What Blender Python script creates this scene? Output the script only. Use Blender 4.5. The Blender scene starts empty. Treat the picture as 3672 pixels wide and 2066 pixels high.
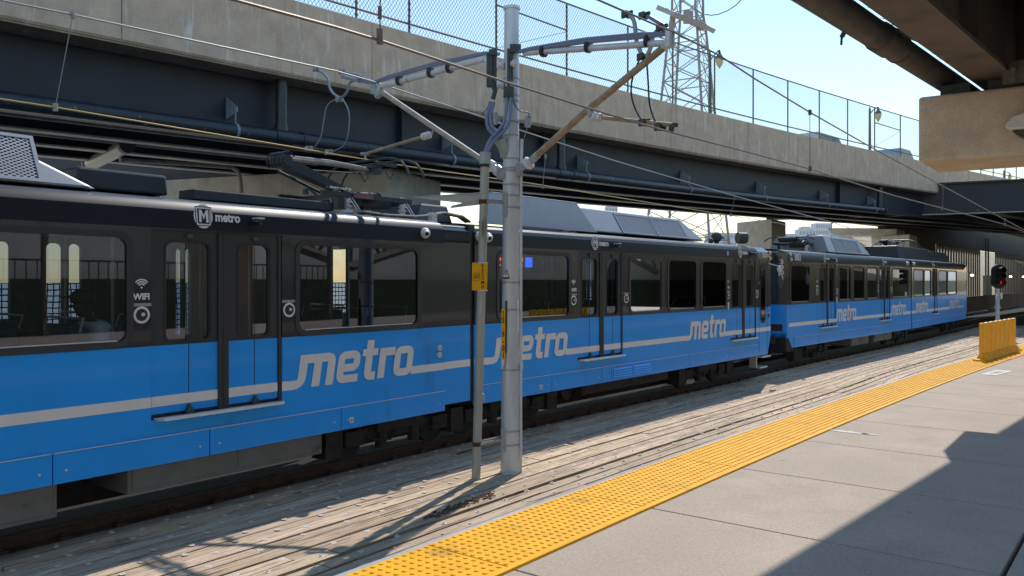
import bpy, bmesh, math, random
from mathutils import Vector, Matrix
from mathutils.geometry import tessellate_polygon
random.seed(7)
C = bpy.context.scene.collection
R = math.radians
# ---------------------------------------------------------------- camera, sky, sun, exposure
FP, CX, HY, H = 2950.0, 1836.0, 1008.0, 2.8        # focal length in photo pixels, horizon row, eye height
cam_d = bpy.data.cameras.new('camera'); cam = bpy.data.objects.new('camera', cam_d); C.objects.link(cam)
cam_d.sensor_width = 36; cam_d.lens = 36*FP/3672; cam_d.clip_end = 5000; cam_d.clip_start = .05
cam_d.shift_y = -(1033-HY)/3672
cam.location = (0, 0, H); cam.rotation_euler = (R(90), 0, 0)
bpy.context.scene.camera = cam
SUN_AZ, SUN_EL = 22.0, 48.6
w = bpy.data.worlds.new('World'); bpy.context.scene.world = w; w.use_nodes = True
nt = w.node_tree; bg = nt.nodes['Background']; sky = nt.nodes.new('ShaderNodeTexSky')
sky.sky_type = 'NISHITA'; sky.sun_disc = False; sky.sun_elevation = R(SUN_EL); sky.sun_rotation = R(SUN_AZ)
sky.air_density = 1.7; sky.dust_density = 0.0; sky.ozone_density = 3.5
nt.links.new(sky.outputs[0], bg.inputs[0]); bg.inputs[1].default_value = 0.15
sd = bpy.data.lights.new('sun', 'SUN'); sd.energy = 3.5; sd.angle = R(.53); sd.color = (1, .94, .85)
so = bpy.data.objects.new('sun', sd); C.objects.link(so)
SV = Vector((math.sin(R(SUN_AZ))*math.cos(R(SUN_EL)), math.cos(R(SUN_AZ))*math.cos(R(SUN_EL)), math.sin(R(SUN_EL))))
so.rotation_euler = SV.to_track_quat('Z', 'Y').to_euler()
sc = bpy.context.scene
sc.view_settings.view_transform = 'Standard'; sc.view_settings.look = 'None'
sc.view_settings.exposure = 0.2; sc.view_settings.gamma = 1
sc.cycles.max_bounces = 6; sc.cycles.transparent_max_bounces = 16; sc.cycles.glossy_bounces = 4
sc.cycles.use_denoising = True; sc.cycles.caustics_reflective = False; sc.cycles.caustics_refractive = False

# ---------------------------------------------------------------- helpers: places
def U(px, py, Y): return Vector(((px-CX)/FP*Y, Y, H+(HY-py)/FP*Y))
def G(px, py, z):
    Y = FP*(H-z)/(py-HY); return Vector(((px-CX)/FP*Y, Y, z))
class Frame:                      # vertical plane: s along it, n away from the viewer's side, z up
    def __init__(self, x, y, deg):
        a = R(deg); self.p = Vector((x, y, 0)); self.d = Vector((math.sin(a), math.cos(a), 0)); self.n = Vector((-math.cos(a), math.sin(a), 0))
    def __call__(self, s, n, z): v = self.p+self.d*s+self.n*n; v.z = z; return v
    def s(self, px, n=0):
        q = self.p+self.n*n; r = (px-CX)/FP; return (r*q.y-q.x)/(self.d.x-r*self.d.y)
    def sz(self, px, py, n=0):
        s = self.s(px, n); q = self(s, n, 0); return s, H+(HY-py)*q.y/FP
    def at(self, px, py, n=0): s, z = self.sz(px, py, n); return self(s, n, z)
class Path:                       # smooth plan curve through points
    def __init__(self, pts, rounds=3):
        P = []
        for a in pts:
            q = Vector((a[0], a[1]))
            if not P or (q-P[-1]).length > 1e-4: P.append(q)
        for _ in range(rounds):
            Q = [P[0]]
            for a, b in zip(P, P[1:]): Q += [a*.75+b*.25, a*.25+b*.75]
            P = Q+[P[-1]]
        self.P = P; self.L = [0]
        for a, b in zip(P, P[1:]): self.L.append(self.L[-1]+(b-a).length)
        self.len = self.L[-1]
    def pt(self, u):
        L = self.L; i = 0; lo, hi = 0, len(L)-2
        while lo < hi:
            m = (lo+hi+1)//2
            if L[m] <= u: lo = m
            else: hi = m-1
        i = lo; t = (u-L[i])/max(1e-9, L[i+1]-L[i]); a, b = self.P[i], self.P[i+1]; d = (b-a).normalized()
        return a+(b-a)*t, d
    def __call__(self, u, v, z):  # v to the right of travel
        p, d = self.pt(u); return Vector((p.x+d.y*v, p.y-d.x*v, z))
    def u_at(self, px, v=0):
        best = None; u = 0
        while u < self.len:
            q = self(u, v, 0)
            if q.y > .3:
                e = abs(CX+FP*q.x/q.y-px)
                if best is None or e < best[0]: best = (e, u)
            u += .05
        return best[1]
    def off(self, v): return Path([tuple((self(u, v, 0)).xy) for u in self.L], 0)
def arcpts(x, y, h, k, n, ds=1.0, back=0):
    P = []; xx, yy = x, y
    for i in range(back): xx -= math.sin(R(h))*ds; yy -= math.cos(R(h))*ds; P.insert(0, (xx, yy))
    P.append((x, y)); hh = h
    for i in range(n): x += math.sin(R(hh))*ds; y += math.cos(R(hh))*ds; hh += k*ds; P.append((x, y))
    return P

# ---------------------------------------------------------------- helpers: meshes
class MB:
    def __init__(self): self.v = []; self.f = []; self.uv = []; self.col = []
    def quad(self, a, b, c, d): i = len(self.v); self.v += [Vector(a), Vector(b), Vector(c), Vector(d)]; self.f.append((i, i+1, i+2, i+3)); return self
    def poly(self, pts): i = len(self.v); self.v += [Vector(p) for p in pts]; self.f.append(tuple(range(i, i+len(pts)))); return self
    def hexa(self, p):            # 8 points: bottom 4 then top 4
        i = len(self.v); self.v += [Vector(q) for q in p]
        for f in ((3,2,1,0),(4,5,6,7),(0,1,5,4),(1,2,6,5),(2,3,7,6),(3,0,4,7)): self.f.append(tuple(i+k for k in f))
        return self
    def box(self, F, s0, s1, n0, n1, z0, z1):
        return self.hexa([F(s0,n0,z0),F(s1,n0,z0),F(s1,n1,z0),F(s0,n1,z0),F(s0,n0,z1),F(s1,n0,z1),F(s1,n1,z1),F(s0,n1,z1)])
    def cbox(self, c, sx, sy, sz, rz=0):
        c = Vector(c); a = R(rz); X = Vector((math.cos(a), math.sin(a), 0)); Y = Vector((-math.sin(a), math.cos(a), 0)); Z = Vector((0,0,1))
        p = [c+X*(i*sx/2)+Y*(j*sy/2)+Z*(k*sz/2) for k in (-1,1) for i, j in ((-1,-1),(1,-1),(1,1),(-1,1))]
        return self.hexa(p)
    def prism(self, pts, ext):    # polygon extruded along vector
        n = len(pts); i = len(self.v); e = Vector(ext); self.v += [Vector(p) for p in pts]+[Vector(p)+e for p in pts]
        self.f.append(tuple(i+k for k in range(n))[::-1]); self.f.append(tuple(i+n+k for k in range(n)))
        for k in range(n): a = (k+1) % n; self.f.append((i+k, i+a, i+n+a, i+n+k))
        return self
    def tube(self, pts, r, seg=8, caps=True):
        pts = [Vector(p) for p in pts]; rs = r if isinstance(r, (list, tuple)) else [r]*len(pts); i0 = len(self.v); prev = None
        for k, p in enumerate(pts):
            t = (pts[min(k+1, len(pts)-1)]-pts[max(k-1, 0)]); t = t.normalized() if t.length > 1e-9 else Vector((0,0,1))
            if prev is None: a = t.orthogonal().normalized() if abs(t.z) > .99 else t.cross(Vector((0,0,1))).normalized()
            else: a = (prev-t*prev.dot(t)).normalized()
            prev = a; b = t.cross(a)
            for q in range(seg): g = 2*math.pi*q/seg; self.v.append(p+(a*math.cos(g)+b*math.sin(g))*rs[k])
        for k in range(len(pts)-1):
            for q in range(seg):
                a = i0+k*seg+q; b = i0+k*seg+(q+1) % seg; self.f.append((a, b, b+seg, a+seg))
        if caps:
            self.f.append(tuple(i0+q for q in range(seg))[::-1]); e = i0+(len(pts)-1)*seg; self.f.append(tuple(e+q for q in range(seg)))
        return self
    def ball(self, c, r, seg=12, sc_=(1,1,1)):
        c = Vector(c); i0 = len(self.v); rings = seg//2
        for k in range(rings+1):
            th = math.pi*k/rings
            for q in range(seg):
                g = 2*math.pi*q/seg; self.v.append(c+Vector((r*sc_[0]*math.sin(th)*math.cos(g), r*sc_[1]*math.sin(th)*math.sin(g), r*sc_[2]*math.cos(th))))
        for k in range(rings):
            for q in range(seg):
                a = i0+k*seg+q; b = i0+k*seg+(q+1) % seg; self.f.append((a, a+seg, b+seg, b))
        return self
    def holed(self, F, outer, holes, n, depth, flip=False):  # panel in (s,z) with holes, reveals going inwards by depth
        loops = [outer]+holes; vec = [[Vector((p[0], p[1], 0)) for p in l] for l in loops]
        tris = tessellate_polygon(vec); flat = [p for l in loops for p in l]; i0 = len(self.v)
        self.v += [F(p[0], n, p[1]) for p in flat]
        for t in tris:
            if len(set(t)) == 3: self.f.append(tuple(i0+k for k in t))
        for l in holes:
            m = len(l); j = len(self.v); self.v += [F(p[0], n, p[1]) for p in l]+[F(p[0], n+depth, p[1]) for p in l]
            for k in range(m): a = (k+1) % m; self.f.append((j+k, j+a, j+m+a, j+m+k))
        return self
    def build(self, name, mat, parent=None, smooth=False, origin=None, bevel=0):
        me = bpy.data.meshes.new(name)
        if parent is not None: O = parent['_o'] if '_o' in parent else (0,0,0); O = Vector(O)
        else:
            O = Vector(origin) if origin is not None else self.base()
        me.from_pydata([tuple(v-O) for v in self.v], [], self.f); me.validate(clean_customdata=False)
        if self.uv:
            l = me.uv_layers.new(name='UVMap')
            for lp in me.loops: l.data[lp.index].uv = self.uv[lp.vertex_index]
        if self.col:
            ca = me.color_attributes.new('tint', 'FLOAT_COLOR', 'POINT')
            for i, c in enumerate(self.col): ca.data[i].color = (c[0], c[1], c[2], 1) if isinstance(c, (tuple, list)) else (c, c, c, 1)
        bm = bmesh.new(); bm.from_mesh(me); bmesh.ops.recalc_face_normals(bm, faces=bm.faces[:])
        if smooth:
            bmesh.ops.remove_doubles(bm, verts=bm.verts[:], dist=1e-5)
            for f in bm.faces: f.smooth = True
            for e in bm.edges:
                if len(e.link_faces) == 2 and e.calc_face_angle(0) > R(38): e.smooth = False
        bm.to_mesh(me); bm.free()
        me.materials.append(mat)
        o = bpy.data.objects.new(name, me); C.objects.link(o)
        if parent is None: o.location = O
        else: o.parent = parent
        o['_o'] = tuple(O)
        if bevel:
            b = o.modifiers.new('bevel', 'BEVEL'); b.width = bevel; b.segments = 2; b.limit_method = 'ANGLE'
        return o
    def base(self):
        xs = [v.x for v in self.v]; ys = [v.y for v in self.v]; zs = [v.z for v in self.v]
        return Vector(((min(xs)+max(xs))/2, (min(ys)+max(ys))/2, min(zs)))
def tag(o, label=None, cat=None, group=None, kind=None):
    if label: o['label'] = label
    if cat: o['category'] = cat
    if group: o['group'] = group
    if kind: o['kind'] = kind
    return o
def empty(name, loc, label, cat, group=None):
    o = bpy.data.objects.new(name, None); C.objects.link(o); o.location = loc; o.empty_display_size = .3
    o['_o'] = tuple(loc); return tag(o, label, cat, group)
def struct(mb, name, mat, **k): return tag(mb.build(name, mat, **k), kind='structure')
def copy_tree(o, loc, label=None, rz=None):
    def rec(x, par):
        c = x.copy(); C.objects.link(c); c.parent = par
        for ch in x.children: rec(ch, c)
        return c
    r = rec(o, None); r.location = loc
    if rz is not None: r.rotation_euler = (0, 0, rz)
    if label: r['label'] = label
    return r
def rrect(s0, s1, z0, z1, r, seg=5):
    P = []
    for cx, cz, a0 in ((s1-r, z0+r, -90), (s1-r, z1-r, 0), (s0+r, z1-r, 90), (s0+r, z0+r, 180)):
        for k in range(seg+1): a = R(a0+90*k/seg); P.append((cx+r*math.cos(a), cz+r*math.sin(a)))
    return P

# ---------------------------------------------------------------- materials
def mat(name, col, rough=.6, metal=0., var=0., vs=3., bump=0., bs=20., coat=0., spec=None, stretch=None, dirt=None, emit=None, es=1):
    m = bpy.data.materials.new(name); m.use_nodes = True; t = m.node_tree; b = t.nodes['Principled BSDF']
    b.inputs['Base Color'].default_value = (*col, 1); b.inputs['Roughness'].default_value = rough; b.inputs['Metallic'].default_value = metal
    if spec is not None: b.inputs['Specular IOR Level'].default_value = spec
    if coat: b.inputs['Coat Weight'].default_value = coat; b.inputs['Coat Roughness'].default_value = .05
    if emit: b.inputs['Emission Color'].default_value = (*emit, 1); b.inputs['Emission Strength'].default_value = es
    if var or bump or dirt:
        tc = t.nodes.new('ShaderNodeTexCoord'); mp = t.nodes.new('ShaderNodeMapping'); t.links.new(tc.outputs['Object'], mp.inputs[0])
        if stretch: mp.inputs['Scale'].default_value = stretch
    if var:
        n = t.nodes.new('ShaderNodeTexNoise'); n.inputs['Scale'].default_value = vs; n.inputs['Detail'].default_value = 8; n.inputs['Roughness'].default_value = .65
        t.links.new(mp.outputs[0], n.inputs['Vector'])
        r = t.nodes.new('ShaderNodeMapRange'); r.inputs['From Min'].default_value = .3; r.inputs['From Max'].default_value = .7
        r.inputs['To Min'].default_value = 1-var; r.inputs['To Max'].default_value = 1+var; t.links.new(n.outputs[0], r.inputs[0])
        x = t.nodes.new('ShaderNodeMix'); x.data_type = 'RGBA'; x.blend_type = 'MULTIPLY'; x.inputs[0].default_value = 1
        x.inputs[6].default_value = (*col, 1); t.links.new(r.outputs[0], x.inputs[7]); out = x.outputs[2]
        if dirt:
            n2 = t.nodes.new('ShaderNodeTexNoise'); n2.inputs['Scale'].default_value = dirt[1]; n2.inputs['Detail'].default_value = 6
            mp2 = t.nodes.new('ShaderNodeMapping'); mp2.inputs['Scale'].default_value = dirt[3] if len(dirt) > 3 else (1,1,1)
            t.links.new(tc.outputs['Object'], mp2.inputs[0]); t.links.new(mp2.outputs[0], n2.inputs['Vector'])
            r2 = t.nodes.new('ShaderNodeMapRange'); r2.inputs['From Min'].default_value = dirt[2]; r2.inputs['From Max'].default_value = dirt[2]+.12
            t.links.new(n2.outputs[0], r2.inputs[0])
            y = t.nodes.new('ShaderNodeMix'); y.data_type = 'RGBA'; t.links.new(r2.outputs[0], y.inputs[0]); t.links.new(out, y.inputs[6]); y.inputs[7].default_value = (*dirt[0], 1); out = y.outputs[2]
        t.links.new(out, b.inputs['Base Color'])
    if bump:
        n = t.nodes.new('ShaderNodeTexNoise'); n.inputs['Scale'].default_value = bs; n.inputs['Detail'].default_value = 6; t.links.new(mp.outputs[0], n.inputs['Vector'])
        bp = t.nodes.new('ShaderNodeBump'); bp.inputs['Strength'].default_value = bump; bp.inputs['Distance'].default_value = .02
        t.links.new(n.outputs[0], bp.inputs['Height']); t.links.new(bp.outputs[0], b.inputs['Normal'])
    return m
M = {}
M['black'] = mat('black_paint', (.010, .013, .020), .28, coat=.6, var=.15, vs=.8)
M['blackm'] = mat('black_paint_satin', (.010, .013, .020), .42, var=.15, vs=.8, spec=.3)
M['blue'] = mat('blue_paint', (.001, .35, .98), .36, coat=.22, var=.08, vs=.7, bump=.02, bs=1.2, dirt=((.01, .24, .70), 1.3, .64, (1.5, 1.5, .5)))
M['white'] = mat('white_vinyl', (.84, .81, .78), .45, var=.05, vs=4)
M['rubber'] = mat('rubber', (.022, .023, .026), .45, var=.1)
M['frame'] = mat('window_frame', (.035, .036, .040), .35, var=.1)
M['greyroof'] = mat('roof_hood_grey', (.30, .31, .33), .42, metal=.3, var=.08, vs=1.5, bump=.06, bs=3)
M['darkroof'] = mat('roof_dark', (.030, .036, .046), .4, var=.2, vs=3)
M['roofedge'] = mat('roof_edge', (.05, .06, .08), .4, metal=.2, var=.1, vs=2)
M['shine'] = mat('roof_highlight', (.42, .46, .54), .22, metal=.8, var=.08, vs=2)  # bright metal stands in for sky reflected along the black roof edge
M['alu'] = mat('aluminium', (.74, .73, .72), .4, metal=.35, var=.12, vs=8)
M['whitep'] = mat('white_plastic', (.75, .74, .72), .35, var=.05)
M['under'] = mat('undergear', (.030, .025, .021), .8, var=.4, vs=6, bump=.3)
M['boxgrey'] = mat('equipment_box_grey', (.17, .165, .155), .6, var=.15, vs=3, dirt=((.03,.028,.025), 2.3, .64))
M['interior'] = mat('interior_dark', (.13, .13, .135), .6, var=.1)
M['seat'] = mat('seat_blue', (.03, .05, .14), .6, var=.15)
M['steel'] = mat('galvanised', (.62, .64, .67), .5, metal=.35, var=.16, vs=5, stretch=(1,1,.15), dirt=((.22,.20,.17), 3, .66, (2,2,.3)))
M['gpipe'] = mat('conduit_weathered', (.42, .43, .38), .55, metal=.25, var=.2, vs=6, stretch=(1,1,.2), dirt=((.20,.12,.06), 4, .62, (2,2,.4)))
M['rustpole'] = mat('rusty_pole', (.36, .27, .18), .7, var=.3, vs=8, bump=.2)
M['tanpole'] = mat('tan_strut', (.40, .36, .30), .6, var=.25, vs=8)
M['cable'] = mat('grey_cable', (.20, .24, .33), .45, var=.1)
M['wire'] = mat('catenary_wire', (.33, .34, .34), .4, metal=.5)
M['copper'] = mat('copper_wire', (.60, .40, .14), .3, metal=.8)
M['bwire'] = mat('bronze_wire', (.27, .235, .21), .45, metal=.5)
M['boltm'] = mat('bolt_zinc', (.66, .63, .57), .55, metal=.1, var=.2, vs=12)
M['fitting'] = mat('fitting_dark', (.06, .075, .07), .6, var=.3, vs=12)
M['fitgrey'] = mat('fitting_grey', (.38, .39, .40), .5, metal=.3, var=.2, vs=12)
M['porcelain'] = mat('porcelain', (.68, .66, .68), .25, coat=.4)
M['green'] = mat('weathered_fibreglass', (.36, .43, .40), .6, var=.15, vs=9)
M['yellow'] = mat('yellow_sign', (.86, .43, .01), .6, var=.12, vs=5, spec=.2, dirt=((.55, .29, .03), 2.5, .60))
M['blackink'] = mat('black_ink', (.015, .015, .015), .5)
M['rust'] = mat('rail_rust', (.075, .042, .026), .85, var=.3, vs=6, bump=.3)
M['railtop'] = mat('rail_top', (.28, .26, .24), .4, metal=.7, var=.2)
M['girder'] = mat('girder_paint', (.013, .018, .033), .55, var=.3, vs=1.2, dirt=((.014,.016,.02), .9, .6))
M['flange'] = mat('pale_flange', (.42, .39, .33), .7, var=.3, vs=3)  # paler tone than the girder paint
M['pipe'] = mat('drain_pipe_paint', (.020, .030, .040), .38, var=.35, vs=9, dirt=((.20,.24,.28), 6, .655))
M['brownpipe'] = mat('bare_pipe', (.10, .085, .07), .6, var=.35, vs=4, dirt=((.04,.05,.045), 2.2, .55), bump=.2)
M['browngird'] = mat('dusty_girder', (.15, .12, .095), .65, var=.25, vs=2.5, bump=.1, dirt=((.09,.075,.06), 1.3, .6))
M['galv'] = mat('bracket_paint', (.22, .28, .35), .45, var=.2)
M['fencerust'] = mat('fence_rail', (.085, .045, .045), .6, var=.4, vs=7)
M['lattice'] = mat('lattice_steel', (.30, .265, .25), .6, var=.15)
M['city'] = mat('hazed_city_wall', (.55, .60, .66), .8, var=.08, vs=.05)  # distant haze is put into this pale blue wall colour
M['cityw'] = mat('hazed_city_window', (.30, .36, .44), .4)  # window tone lifted by the same painted haze
M['lampglass'] = mat('lamp_glass', (.75, .66, .30), .3)
M['lampgreen'] = mat('lamp_iron', (.03, .05, .045), .5)
M['skin'] = mat('skin', (.09, .045, .03), .55)
M['shirt'] = mat('white_shirt', (.84, .82, .82), .8)
M['ledred'] = mat('led_red', (.3, .02, .01), .5, emit=(1, .10, .02), es=3.0)
M['ledblue'] = mat('led_blue', (.01, .05, .3), .5, emit=(.02, .14, 1), es=2.2)
M['ledcyan'] = mat('led_cyan', (.0, .2, .2), .5, emit=(.03, .6, .6), es=.7)
M['redlamp'] = mat('red_lamp', (.5, .01, .01), .3, emit=(1, .02, .03), es=.45)
M['lens'] = mat('light_lens', (.62, .58, .45), .25, coat=.5)
M['lamp_on'] = mat('lit_lamp', (.9, .9, .8), .4, emit=(1, .85, .6), es=6)
M['ground'] = mat('ground_dirt', (.48, .45, .40), .95, var=.3, vs=.4, bump=.3, bs=4)
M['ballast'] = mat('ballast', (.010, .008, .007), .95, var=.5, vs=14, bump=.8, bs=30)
M['edge'] = mat('edge_strip', (.42, .42, .44), .45, metal=.3, var=.15)
M['barrier'] = mat('barrier_yellow', (.90, .48, .01), .5, var=.06, vs=3)
M['paint_white'] = mat('spilled_paint', (.62, .61, .59), .8, var=.15, vs=20)
M['van'] = mat('van_white', (.62, .70, .75), .3, coat=.5)
M['carblue'] = mat('car_blue', (.16, .30, .42), .3, coat=.5)
M['darkglass'] = mat('dark_glass', (.05, .07, .09), .1)

def concrete(name, col, var=.16, streak=0., joint=None, rough=.85):
    m = mat(name, col, rough, var=var, vs=2.2, bump=.25, bs=18); t = m.node_tree; b = t.nodes['Principled BSDF']
    src = b.inputs['Base Color'].links[0].from_socket; tc = t.nodes.new('ShaderNodeTexCoord')
    # fine grain
    n = t.nodes.new('ShaderNodeTexNoise'); n.inputs['Scale'].default_value = 60; n.inputs['Detail'].default_value = 3; t.links.new(tc.outputs['Object'], n.inputs['Vector'])
    r = t.nodes.new('ShaderNodeMapRange'); r.inputs['To Min'].default_value = .86; r.inputs['To Max'].default_value = 1.14; r.inputs['From Min'].default_value = .3; r.inputs['From Max'].default_value = .7
    t.links.new(n.outputs[0], r.inputs[0])
    x = t.nodes.new('ShaderNodeMix'); x.data_type = 'RGBA'; x.blend_type = 'MULTIPLY'; x.inputs[0].default_value = 1; t.links.new(src, x.inputs[6]); t.links.new(r.outputs[0], x.inputs[7]); out = x.outputs[2]
    if streak:
        mp = t.nodes.new('ShaderNodeMapping'); mp.inputs['Scale'].default_value = (1.0, 1.0, .12); t.links.new(tc.outputs['Object'], mp.inputs[0])
        for sc1, lo, c in ((5.0, .57, (.72,.71,.70)), (2.0, .58, (col[0]*.6, col[1]*.58, col[2]*.55))):
            n = t.nodes.new('ShaderNodeTexNoise'); n.inputs['Scale'].default_value = sc1; n.inputs['Detail'].default_value = 7; n.inputs['Roughness'].default_value = .6; n.inputs['Distortion'].default_value = .6
            t.links.new(mp.outputs[0], n.inputs['Vector'])
            r = t.nodes.new('ShaderNodeMapRange'); r.inputs['From Min'].default_value = lo; r.inputs['From Max'].default_value = lo+.14; r.inputs['To Max'].default_value = streak; t.links.new(n.outputs[0], r.inputs[0])
            y = t.nodes.new('ShaderNodeMix'); y.data_type = 'RGBA'; t.links.new(r.outputs[0], y.inputs[0]); t.links.new(out, y.inputs[6]); y.inputs[7].default_value = (*c, 1); out = y.outputs[2]
    t.links.new(out, b.inputs['Base Color']); return m
M['parapet'] = concrete('parapet_concrete', (.52, .425, .34), .16, .75)
M['conc'] = concrete('pier_concrete', (.50, .45, .38), .2, .3)
M['conc2'] = concrete('cap_concrete', (.64, .52, .39), .18, .25)
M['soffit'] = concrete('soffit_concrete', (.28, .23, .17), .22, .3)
def grime(m, amt=.5):
    t = m.node_tree; b = t.nodes['Principled BSDF']; src = b.inputs['Base Color'].links[0].from_socket; tc = t.nodes.new('ShaderNodeTexCoord')
    v = t.nodes.new('ShaderNodeTexVoronoi'); v.inputs['Scale'].default_value = 2.1; v.inputs['Randomness'].default_value = 1; t.links.new(tc.outputs['Object'], v.inputs['Vector'])
    r = t.nodes.new('ShaderNodeMapRange'); r.inputs['From Min'].default_value = .035; r.inputs['From Max'].default_value = .05; r.inputs['To Min'].default_value = amt; r.inputs['To Max'].default_value = 0; t.links.new(v.outputs['Distance'], r.inputs[0])
    n = t.nodes.new('ShaderNodeTexNoise'); n.inputs['Scale'].default_value = .55; n.inputs['Detail'].default_value = 7; n.inputs['Roughness'].default_value = .7; t.links.new(tc.outputs['Object'], n.inputs['Vector'])
    r2 = t.nodes.new('ShaderNodeMapRange'); r2.inputs['From Min'].default_value = .5; r2.inputs['From Max'].default_value = .75; r2.inputs['To Max'].default_value = .5; t.links.new(n.outputs[0], r2.inputs[0])
    a = t.nodes.new('ShaderNodeMix'); a.data_type = 'RGBA'; t.links.new(r2.outputs[0], a.inputs[0]); t.links.new(src, a.inputs[6]); a.inputs[7].default_value = (.235, .195, .155, 1)
    c = t.nodes.new('ShaderNodeMix'); c.data_type = 'RGBA'; t.links.new(r.outputs[0], c.inputs[0]); t.links.new(a.outputs[2], c.inputs[6]); c.inputs[7].default_value = (.10, .09, .08, 1); t.links.new(c.outputs[2], b.inputs['Base Color'])
M['slab'] = concrete('platform_concrete', (.43, .35, .28), .12, 0); grime(M['slab'])

def wood_mat():
    m = bpy.data.materials.new('weathered_timber'); m.use_nodes = True; t = m.node_tree; b = t.nodes['Principled BSDF']; b.inputs['Roughness'].default_value = .85
    N = lambda k: t.nodes.new('ShaderNode'+k); L = t.links.new
    uv = N('UVMap'); uv.uv_map = 'UVMap'; vc = N('VertexColor'); vc.layer_name = 'tint'
    mp = N('Mapping'); mp.inputs['Scale'].default_value = (1.3, 20, 1); L(uv.outputs[0], mp.inputs[0])
    ad = N('VectorMath'); ad.operation = 'ADD'; sc3 = N('VectorMath'); sc3.operation = 'SCALE'; sc3.inputs['Scale'].default_value = 37; L(vc.outputs[0], sc3.inputs[0]); L(mp.outputs[0], ad.inputs[0]); L(sc3.outputs[0], ad.inputs[1])
    g = N('TexNoise'); g.inputs['Scale'].default_value = 1.3; g.inputs['Detail'].default_value = 10; g.inputs['Roughness'].default_value = .78; g.inputs['Distortion'].default_value = 1.1; L(ad.outputs[0], g.inputs['Vector'])
    cr = N('ValToRGB'); e = cr.color_ramp.elements; e[0].position = .30; e[0].color = (.12, .08, .055, 1); e[1].position = .66; e[1].color = (.80, .62, .44, 1)
    k = e.new(.40); k.color = (.30, .21, .14, 1); k = e.new(.47); k.color = (.50, .38, .27, 1); k = e.new(.57); k.color = (.64, .50, .36, 1); L(g.outputs[0], cr.inputs[0])
    # cracks
    mp2 = N('Mapping'); mp2.inputs['Scale'].default_value = (.7, 22, 1); L(uv.outputs[0], mp2.inputs[0])
    cn = N('TexNoise'); cn.inputs['Scale'].default_value = 1.0; cn.inputs['Detail'].default_value = 5; L(mp2.outputs[0], cn.inputs['Vector'])
    rr = N('MapRange'); rr.inputs['From Min'].default_value = .355; rr.inputs['From Max'].default_value = .39; L(cn.outputs[0], rr.inputs[0])
    x = N('Mix'); x.data_type = 'RGBA'; L(rr.outputs[0], x.inputs[0]); x.inputs[6].default_value = (.11, .075, .05, 1); L(cr.outputs[0], x.inputs[7])
    # per plank tone
    mm = N('Mix'); mm.data_type = 'RGBA'; mm.blend_type = 'MULTIPLY'; mm.inputs[0].default_value = 1; L(x.outputs[2], mm.inputs[6]); L(vc.outputs[0], mm.inputs[7])
    # pale worn / mossy patches
    tc = N('TexCoord'); n3 = N('TexNoise'); n3.inputs['Scale'].default_value = .8; n3.inputs['Detail'].default_value = 5; L(tc.outputs['Object'], n3.inputs['Vector'])
    r3 = N('MapRange'); r3.inputs['From Min'].default_value = .52; r3.inputs['From Max'].default_value = .75; r3.inputs['To Max'].default_value = .35; L(n3.outputs[0], r3.inputs[0])
    y = N('Mix'); y.data_type = 'RGBA'; L(r3.outputs[0], y.inputs[0]); L(mm.outputs[2], y.inputs[6]); y.inputs[7].default_value = (.44, .39, .30, 1)
    L(y.outputs[2], b.inputs['Base Color'])
    bp = N('Bump'); bp.inputs['Strength'].default_value = .5; bp.inputs['Distance'].default_value = .01; L(g.outputs[0], bp.inputs['Height']); L(bp.outputs[0], b.inputs['Normal'])
    return m
M['wood'] = wood_mat()
M['woodgreen'] = mat('mossy_timber', (.10, .11, .05), .95, var=.3, vs=5)

def glass_mat(name, tint, rough=.015, ior=1.5, extra=0.0):
    m = bpy.data.materials.new(name); m.use_nodes = True; t = m.node_tree; t.nodes.clear()
    o = t.nodes.new('ShaderNodeOutputMaterial'); tr = t.nodes.new('ShaderNodeBsdfTransparent'); tr.inputs[0].default_value = (*tint, 1)
    gl = t.nodes.new('ShaderNodeBsdfGlossy'); gl.inputs['Roughness'].default_value = rough; gl.inputs['Color'].default_value = (.9, .93, 1, 1)
    fr = t.nodes.new('ShaderNodeFresnel'); fr.inputs[0].default_value = ior; ad = t.nodes.new('ShaderNodeMath'); ad.operation = 'ADD'; ad.use_clamp = True
    ad.inputs[1].default_value = extra; t.links.new(fr.outputs[0], ad.inputs[0])
    mx = t.nodes.new('ShaderNodeMixShader'); t.links.new(ad.outputs[0], mx.inputs[0]); t.links.new(tr.outputs[0], mx.inputs[1]); t.links.new(gl.outputs[0], mx.inputs[2]); t.links.new(mx.outputs[0], o.inputs[0])
    return m
M['glass'] = glass_mat('tinted_glass', (.42, .46, .50), extra=.075)
M['farglass'] = glass_mat('far_glass', (.44, .53, .66), extra=.0)

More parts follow.
